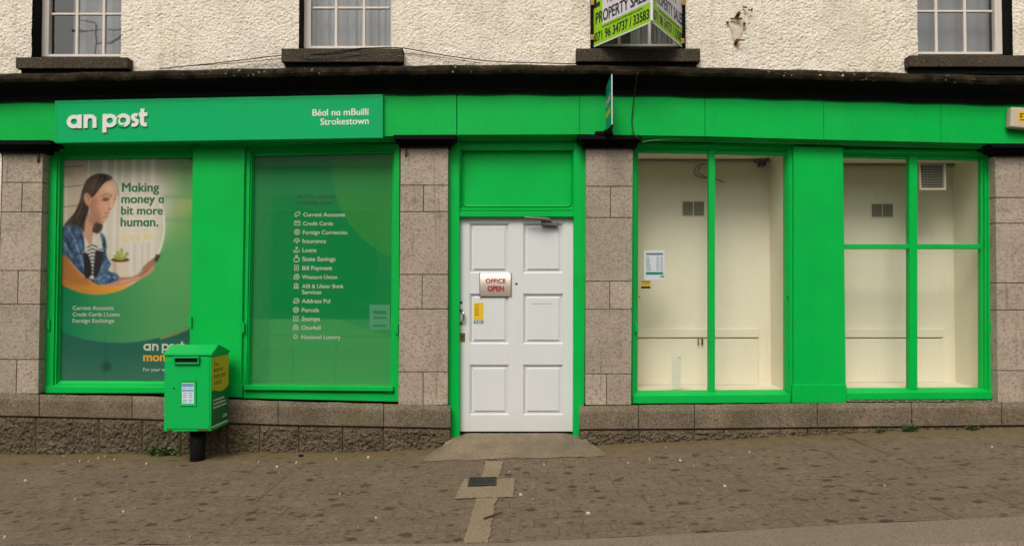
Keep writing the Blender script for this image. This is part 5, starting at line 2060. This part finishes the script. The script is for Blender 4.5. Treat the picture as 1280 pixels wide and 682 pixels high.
# hanging sign edge-on
hs_ = thing('hanging_sign', 'teal projecting sign seen edge on above the right door pilaster', 'sign', at(763, 150, -0.1))
Xs = at(757.3, 130, -0.13).x - 0.001
zt_, zb2 = at(764, 94, -0.52).z, at(764, 156.5, -0.50).z
bm = BM()
box(bm, (Xs, -0.53, zb2), (Xs + .010, -0.13, zt_), 0.002)
pn = obj('panel', bm, M['teal'], hs_)
bm = BM()
box(bm, (Xs + .001, -0.540, zb2 - .003), (Xs + .009, -0.531, zt_ + .003), 0.001)
obj('edge_trim', bm, M['letter_white'], hs_)
bm = BM()
uu = Vector((0, -1, 0)); nn = Vector((-1, 0, 0))
logo_an_post(bm, Vector((Xs, -0.17, zb2 + .22)), uu * .055, UP * .055, nn, 0.002, 0.28, 0, 0)
obj('name_lettering', bm, M['letter_white'], pn)
bm = BM()
box(bm, (Xs - .002, -0.44, zb2 + .12), (Xs - .0005, -0.18, zb2 + .17))
obj('yellow_band', bm, M['yellow'], pn)
bm = BM()
p = at(764.5, 168, -0.17)
box(bm, (Xs - .10, -.172, p.z - .005), (Xs + .06, -.101, p.z + .030), 0.004)
tube(bm, [(Xs + .008, -.12, p.z + .03), (Xs + .008, -.30, zb2 - .010), (Xs + .008, -.53, zb2 - .012)], [0.03, 0.022, 0.012], 8)
tube(bm, [(Xs + .008, -.20, zt_ + .012), (Xs + .008, -.54, zt_ + .012)], 0.011, 8)
obj('bracket', bm, M['black'], hs_)

# alarm box at the far right of the fascia
ab = thing('alarm_box', 'cream alarm box with a yellow label at the right end of the fascia', 'alarm', at(1285, 146, -0.06))
bm = BM()
slab(bm, ((1264.5, 133.5), (1313, 136), (1313, 164), (1263, 159)), -0.185, -0.101, 0.022, 0, 4)
obj('casing', bm, M['beige_plastic'], ab, True)
bm = BM()
slab(bm, rect(1273.2, 138.5, 1306, 152.8), -0.1865, -0.1845, 0)
lb = obj('label', bm, M['yellow'], ab)
bm = BM()
wall_text(bm, 'ST', 1274.6, 1283.0, 147.0, -0.1865, 0.04, 0.0008)
slab(bm, rect(1274.6, 149.3, 1300, 150.6), -0.1872, -0.1866, 0)
obj('lettering', bm, M['print_black'], lb)

# rusty bracket stubs on the roughcast
rb = thing('rusty_bracket', 'broken rusty iron bracket stubs left in a bare patch of the roughcast', 'bracket', at(922, 30, -0.02))
bm = BM()
for a, b, r_ in (((913, 23.5, -.03), (928, 23.5, -.06), .008), ((920, 23, .0), (924, 16, -.07), .018), ((919, 55, .0), (922, 50, -.06), .016), ((922, 50, -.06), (931, 50.3, -.06), .007), ((929, 9, -.01), (933, 9.5, -.05), .008), ((935, 12.5, -.04), (940, 13, -.05), .007), ((940, 10, -.05), (940, 15, -.05), .006), ((930, 29, 0), (931, 30, -.05), .011), ((909, 28, 0), (910, 28, -.03), .010)):
    bm = BM()
    tube(bm, [at(*a), at(*b)], r_, 7)
    obj('stub', bm, M['rust'], rb)
bm = BM()
pp = [at(x, y, -0.012) for x, y in ((914, 24), (911, 30), (915, 42), (919, 55), (922, 60), (925, 54), (927, 43), (931, 31), (931, 24), (923, 19))]
prism(bm, pp, 0.03, 0.004)
pm_ = Mat('bare_mortar', (0.62, 0.52, 0.40), 0.9)
pm_.color(pm_.mix(pm_.ramp(pm_.noise(9, 4, .6), [(0.40, 0.0), (0.66, 0.8)]), (0.70, 0.62, 0.51), (0.42, 0.28, 0.16)))
pm_.bump(pm_.noise(40, 4), .6, .01)
obj('bare_patch', bm, pm_.m, rb)

# cables along the cornice
def cable(name, pts, r_, mat, label):
    bm = BM()
    tube(bm, smoothline([at(*p) for p in pts], 6), r_, 6)
    o = obj(name, bm, mat)
    tag(o, label, 'cable')


cable('sagging_cable', [(200, 86, -.03), (270, 79, -.05), (350, 69.5, -.06), (400, 67, -.11), (440, 61.5, -.11), (470, 60, -.09), (505, 60.5, -.04), (560, 70, -.04), (620, 77, -.04), (720, 80, -.05), (800, 82.5, -.05)], 0.0045, M['cable'], 'thin black cable sagging across the roughcast above the cornice')
cable('thin_cable', [(230, 83, -.03), (300, 78.5, -.04), (345, 74, -.05), (400, 73, -.115), (500, 66.5, -.08), (600, 79, -.04)], 0.003, M['cable'], 'fainter second cable below the sagging one on the cream wall')
cable('drop_cable', [(798, 90, -.31), (796, 97, -.30), (793, 120, -.18), (790.5, 140, -.13), (790, 155, -.125), (792, 166, -.15), (795, 171, -.19), (801, 174, -.185)], 0.0055, M['cable'], 'black cable hanging from the cornice to the capital right of the hanging sign')
cable('moulding_cable', [(803, 178, -.12), (815, 175.5, -.075), (840, 174, -.06), (880, 174.2, -.05), (940, 176.5, -.04), (1010, 179, -.04), (1100, 180.5, -.04), (1180, 181.8, -.04), (1238, 183, -.04)], 0.004, M['pale_cable'], 'thin green painted cable running under the fascia over the right windows')

# ================================================================== POST BOX
F, B = -0.505, -0.095
pb = thing('post_box', 'green pedestal post box with a pitched lid and yellow side panel on a black post', 'post box', at(247, 572, -0.29))
gz = ground_z(at(247, 572, -0.29).x, -0.29)
xL, xR = at(205.3, 490, F).x, at(264.3, 490, F).x
zT, zB = at(235, 443.5, F).z, at(235, 538.8, F).z
bm = BM()
box(bm, (xL, F, zB), (xR, B, zT), 0.006, 0, 2)
body = obj('body', bm, M['box_green'], pb)
# lid: gable with overhang
bm = BM()
zr = at(240, 430.3, -0.36).z
e0, e1 = 0.008, 0.008
for (dz0, dz1) in ((0, 0),):
    secs = []
    for x in (xL - .006, xR + .006):
        secs.append([(x, F - .014, zT - .004), (x, F - .014, zT + .012), (x, -0.36, zr), (x, B + .010, zT + .010), (x, B + .010, zT - .004)])
    a = [bm.verts.new(p) for p in secs[0]]
    b = [bm.verts.new(p) for p in secs[1]]
    for i in range(5):
        j = (i + 1) % 5
        bm.faces.new((a[i], b[i], b[j], a[j]))
    bm.faces.new(a); bm.faces.new(list(reversed(b)))
    bmesh.ops.recalc_face_normals(bm, faces=bm.faces[:])
    bmesh.ops.bevel(bm, geom=bm.edges[:], offset=0.003, segments=2, affect='EDGES')
obj('lid', bm, M['box_green'], pb)
# collection door on the front
bm = BM()
slab(bm, rect(207.6, 446, 262, 535.5), F - .006, F + .001, 0.003, 0, 2)
dr = obj('collection_door', bm, M['box_green'], pb)
bm = BM()
slab(bm, rect(216.6, 445.4, 248.4, 447.6), F - .040, F - .006, 0.003)
slab(bm, rect(216.6, 453.0, 248.4, 455.0), F - .030, F - .006, 0.003)
slab(bm, rect(216.6, 446.5, 218.2, 454), F - .032, F - .006, 0.002)
slab(bm, rect(246.8, 446.5, 248.4, 454), F - .032, F - .006, 0.002)
sl = obj('posting_slot', bm, M['box_green'], dr)
bm = BM()
slab(bm, rect(218, 447.4, 247, 453.2), F - .010, F - .0062, 0)
obj('slot_opening', bm, M['dark_void'], sl)
bm = BM()
ring(bm, rect(224.2, 474.8, 245, 506.8), rect(227, 477.8, 242.3, 503.8), F - .016, F - .004, F - .012)
fr_ = obj('notice_frame', bm, M['box_green'], dr)
bm = BM()
slab(bm, rect(227, 477.8, 242.3, 503.8), F - .009, F - .0065, 0)
nc = obj('collection_notice', bm, M['paper'], fr_)
bm = BM()
slab(bm, rect(227.6, 479, 241.7, 483), F - .0100, F - .0091, 0)
slab(bm, rect(227.6, 486.6, 241.7, 488.6), F - .0100, F - .0091, 0)
for ya in (484.2, 490.5, 493, 495.5, 499, 501.2):
    slab(bm, rect(228.4, ya, 233.6, ya + .9), F - .0100, F - .0091, 0)
    slab(bm, rect(235.4, ya, 240.6, ya + .9), F - .0100, F - .0091, 0)
obj('small_print', bm, M['paper_blue'], nc)
bm = BM()
p = at(217.6, 485, F - .006)
tube(bm, [p + Vector((0, .002, 0)), p + Vector((0, -.003, 0))], 0.008, 10)
obj('lock', bm, M['dark_void'], dr)
bm = BM()
for a, b in (((209, 537), (215, 537.6)), ((246, 536.6), (262, 538.2)), ((261, 531), (262.6, 537.5))):
    slab(bm, ((a[0], a[1] - .6), (b[0], b[1] - 1.2), (b[0], b[1]), (a[0], a[1] + .8)), F - .0085, F - .004, 0.0015)
obj('rust_streak', bm, M['rust'], dr)
# side panel
xs1 = xR
def side_pt(s, t):     # s: 0 front .. 1 back, t: 0 bottom .. 1 top
    return Vector((xs1, F + .004 + (B - F - .008) * s, zB + .006 + (zT - zB - .010) * t))


def side_poly(pts, th, mat, name, parent):
    bm = BM()
    prism(bm, [side_pt(a, b) + Vector((th, 0, 0)) for a, b in pts], (-.0008, 0, 0))
    return obj(name, bm, mat, parent)


sp_ = side_poly([(0.02, 0.03), (0.98, 0.03), (0.98, 0.97), (0.02, 0.97)], 0.0010, Mat('deep_green_print', (0.003, 0.165, 0.055), .4).m, 'side_panel', pb)
yel_pts = [(0.02, 0.97), (0.98, 0.97), (0.98, 0.55)] + [(0.98 - .96 * k / 10, 0.55 - 0.06 * math.sin(math.pi * min(1, k / 10 * .9 + .1))) for k in range(1, 10)] + [(0.02, 0.52)]
side_poly(yel_pts, 0.0018, M['yellow'], 'yellow_field', sp_)
side_poly([(0.02, 0.03), (0.98, 0.03), (0.98, 0.055), (0.02, 0.055)], 0.0018, M['letter_white'], 'white_stripe', sp_)
bm = BM()
uS = Vector((0, 1, 0)); nS = Vector((1, 0, 0))
for s_, a, b, t in (('You', .10, .34, .85), ('deserve', .10, .62, .765), ('more than', .10, .80, .68), ('ɑ bank', .10, .56, .595)):
    put_text(bm, s_, side_pt(a, t) + nS * .0018, side_pt(b, t) + nS * .0018, UP, nS, 0.0, 0.0008, None)
obj('lettering', bm, M['print_dark'], sp_)
bm = BM()
for k, (a, b) in enumerate(((.10, .74), (.10, .82), (.10, .86))):
    t = .38 - k * .05
    x = a
    while x < b:
        w_ = random.uniform(.06, .12)
        pts = [side_pt(x, t), side_pt(min(x + w_, b), t), side_pt(min(x + w_, b), t + .022), side_pt(x, t + .022)]
        prism(bm, [q + nS * .0018 for q in pts], (-.0005, 0, 0))
        x += w_ + .025
for (a, b, t) in ((.66, .90, .14), (.66, .90, .115)):
    pts = [side_pt(a, t), side_pt(b, t), side_pt(b, t + .015), side_pt(a, t + .015)]
    prism(bm, [q + nS * .0018 for q in pts], (-.0005, 0, 0))
obj('small_print', bm, M['letter_white'], sp_)
# post
bm = BM()
cx = at(247, 560, -0.29).x
tube(bm, [(cx, -0.29, gz - .05), (cx, -0.29, zB + .002)], 0.064, 28)
obj('post', bm, M['black_gloss'], pb, True)
bm = BM()
box(bm, (cx - .11, -.40, zB - .012), (cx + .11, -.18, zB - .001), 0.002)
obj('mounting_plate', bm, M['black'], pb)

# ================================================================== ON THE GROUND
dg_ = thing('drain_grate', 'dark iron drain grate set in the sandy concrete patch', 'drain grate', ground_at(602, 603))
P4 = [ground_at(*p) for p in ((587, 598.6), (621, 598.0), (620, 608), (584.5, 609))]
bm = BM()


def gp(s, t, lift):
    p = (P4[0] * (1 - s) + P4[1] * s) * (1 - t) + (P4[3] * (1 - s) + P4[2] * s) * t
    return Vector((p.x, p.y, ground_z(p.x, p.y) + lift))


def gslab(bm, s0, t0, s1, t1, lift, th):
    prism(bm, [gp(s0, t1, lift), gp(s1, t1, lift), gp(s1, t0, lift), gp(s0, t0, lift)], (0, 0, -th))


gslab(bm, 0, 0, 1, .09, 0.018, 0.008); gslab(bm, 0, .91, 1, 1, 0.018, 0.008)
gslab(bm, 0, .0902, .04, .9098, 0.018, 0.008); gslab(bm, .96, .0902, 1, .9098, 0.018, 0.008)
gr = obj('frame', bm, M['dark_iron'], dg_)
bm = BM()
gslab(bm, 0.03, 0.03, .97, .97, 0.0135, 0.003)
obj('sump', bm, M['dark_void'], gr)
for k in range(9):
    bm = BM()
    s0 = .05 + k * .097
    prism(bm, [gp(s0, .90, .017), gp(s0 + .045, .90, .017), gp(s0 + .10, .10, .017), gp(s0 + .055, .10, .017)], (0, 0, -.0028))
    obj('bar', bm, M['grate_bar'], dg_)

# a fallen stick
bm = BM()
a, b = ground_at(604.5, 651.5), ground_at(628, 643.5)
mid = (a + b) / 2 + Vector((0.004, .006, .0))
tube(bm, [p + Vector((0, 0, .02)) for p in (a, mid, b)], [0.005, 0.006, 0.004], 6)
o = obj('twig', bm, Mat('dry_stick', (0.05, 0.035, 0.022), .8).m)
tag(o, 'thin dark twig lying across the sandy trench patch', 'twig')


# weeds at the foot of the wall
def weed(name, px, py, n, h_, spread, label, y=-0.13):
    p0 = at(px, py, y)
    p0.z = ground_z(p0.x, y) + .002
    w = thing(name, label, 'weed', p0, 'weeds along the wall foot')
    bm = BM()
    bs = BM()
    for k in range(n):
        a = random.uniform(0, 2 * math.pi)
        r_ = spread * math.sqrt(random.random())
        b = p0 + Vector((math.cos(a) * r_ * 1.2, math.sin(a) * r_ * .45, 0))
        hh = 1.5 * h_ * random.uniform(.4, 1) * (1 - .5 * r_ / spread)
        tip = b + Vector((math.cos(a) * hh * .4, math.sin(a) * hh * .2, hh))
        tube(bs, [b, tip], 0.0015, 4)
        for q in range(5):
            c = b.lerp(tip, random.uniform(.3, 1))
            d_ = Vector((random.uniform(-1, 1), random.uniform(-1, .4), random.uniform(-.1, .9))).normalized()
            s_ = Vector((random.uniform(-1, 1), random.uniform(-1, 1), random.uniform(-1, 1))).cross(d_).normalized()
            l_ = random.uniform(.02, .042)
            vs = [bm.verts.new(v) for v in (c, c + d_ * l_ * .5 + s_ * l_ * .32, c + d_ * l_, c + d_ * l_ * .5 - s_ * l_ * .32)]
            bm.faces.new(vs)
    obj('leaves', bm, M['leaf'], w)
    obj('stem', bs, M['leaf'], w)


weed('wall_weed', 197, 562, 30, 0.075, 0.085, 'leafy green weed at the wall foot left of the post box')
weed('wall_weed', 221, 562, 8, 0.045, 0.035, 'small sprig of weed just left of the black post')
weed('wall_weed', 1138, 538, 20, 0.055, 0.05, 'green weed tuft under the right-hand window')
weed('wall_weed', 1100, 539, 5, 0.025, 0.03, 'tiny weed in the gap below the plinth, left of the right tuft')
weed('wall_weed', 1212, 536, 8, 0.018, 0.09, 'low creeping weed at the wall foot below the far right window')
weed('wall_weed', 733, 557, 12, 0.025, 0.06, 'flat weed at the right corner of the door ramp')

# litter and grit that can be picked out
SPOTS = [(79, 571), (100, 577), (111, 577), (123, 573), (131, 571), (143, 575), (159, 606), (32, 601), (94, 625), (154, 640), (80, 580), (183, 580), (223, 584),
         (370, 578.5), (349, 591), (460, 572), (535, 571), (577, 569), (603, 566), (663, 566), (425, 618), (346, 584), (323, 578), (420, 574),
         (832, 560), (785, 579), (914, 573), (850, 576), (877, 612), (937, 566), (867, 583), (906, 608), (1106, 608), (1240, 559), (1012, 580), (651, 619), (666, 625), (680, 581), (637, 590), (735, 642), (560, 568), (812, 575), (448, 660), (470, 648), (238, 672), (6, 672)]
litter_m = [Mat('pale_grit', (0.32, 0.255, 0.18), .8).m, Mat('white_scrap', (0.58, 0.53, 0.45), .7).m]
for k, (px, py) in enumerate(SPOTS):
    p = ground_at(px, py)
    lift = .012
    bm = BM()
    r_ = random.uniform(.004, .0085) * (1.25 if k in (3, 5, 13, 15, 18, 19, 24, 26) else 1)
    n = random.randint(5, 8)
    a0 = random.random() * 6
    pts = []
    for j in range(n):
        a = a0 + 2 * math.pi * j / n
        rr = r_ * random.uniform(.6, 1.25)
        x, y = p.x + math.cos(a) * rr * 1.3, p.y + math.sin(a) * rr
        pts.append(Vector((x, y, ground_z(x, y) + lift + random.uniform(0, .004))))
    prism(bm, pts, (0, 0, -.012))
    o = obj('litter_scrap', bm, litter_m[k % 2])
    tag(o, 'tiny pale scrap of litter or grit lying on the brown pavement', 'litter', 'scraps of litter on the pavement')
bm = BM()
p = ground_at(376, 570.5)
prism(bm, [p + Vector((math.cos(a) * .02 * (1 + .4 * math.sin(3 * a)), math.sin(a) * .014, .022)) for a in [k * .7 for k in range(9)]], (0, 0, -.02), 0.003)
o = obj('dark_lump', bm, M['dark_void'])
tag(o, 'small black lump on the pavement by the wall foot', 'litter')

# ================================================================== ACROSS THE STREET (seen only in the glass)
ob = thing('opposite_building', 'pale terrace across the street with a dark shopfront, seen only as reflections', 'building', (0, -16, 0))
bm = BM()
box(bm, (-22, -17, -0.5), (22, -16, 5.2))
obj('wall', bm, Mat('pale_render', (0.48, 0.46, 0.42), .9).m, ob)
bm = BM()
prism(bm, [(-22.3, -15.8, 5.2), (22.3, -15.8, 5.2), (22.3, -19, 7.4), (-22.3, -19, 7.4)], (0, 0, -.1))
obj('roof', bm, Mat('slate_roof', (0.05, 0.05, 0.06), .7).m, ob)
dk = Mat('dark_shopfront', (0.02, 0.022, 0.025), .6).m
for (a, b, z0, z1) in ((-7.3, -4.0, 0.9, 3.9), (-14, -11, 0.3, 3.2), (1.0, 2.0, 0.0, 2.4), (9, 12, 0.6, 2.8)):
    bm = BM(); box(bm, (a, -15.99, z0), (b, -15.92, z1)); obj('shopfront', bm, dk, ob)
for a in (-13, -9.4, -2.2, 1.4, 5, 8.6):
    bm = BM(); box(bm, (a, -15.99, 3.9), (a + .95, -15.94, 4.95)); obj('window', bm, dk, ob)

ta = thing('tv_aerial', 'thin dark television aerial on the roof across the street, reflected in the upstairs pane', 'aerial', (-13.1, -17.4, 7.3))
bm = BM()
tube(bm, [(-13.1, -17.4, 6.2), (-13.2, -17.4, 9.95)], 0.03, 6)
obj('mast', bm, M['dark_iron'], ta)
bm = BM()
tube(bm, [(-13.9, -17.4, 9.75), (-12.0, -17.4, 9.8)], 0.022, 6)
tube(bm, [(-13.9, -17.4, 10.05), (-13.2, -17.4, 10.0)], 0.022, 6)
tube(bm, smoothline([(-13.2, -17.4, 9.35), (-12.7, -17.4, 9.35), (-12.4, -17.4, 9.55), (-12.4, -17.4, 9.8)], 4), 0.022, 6)
obj('boom', bm, M['dark_iron'], ta)
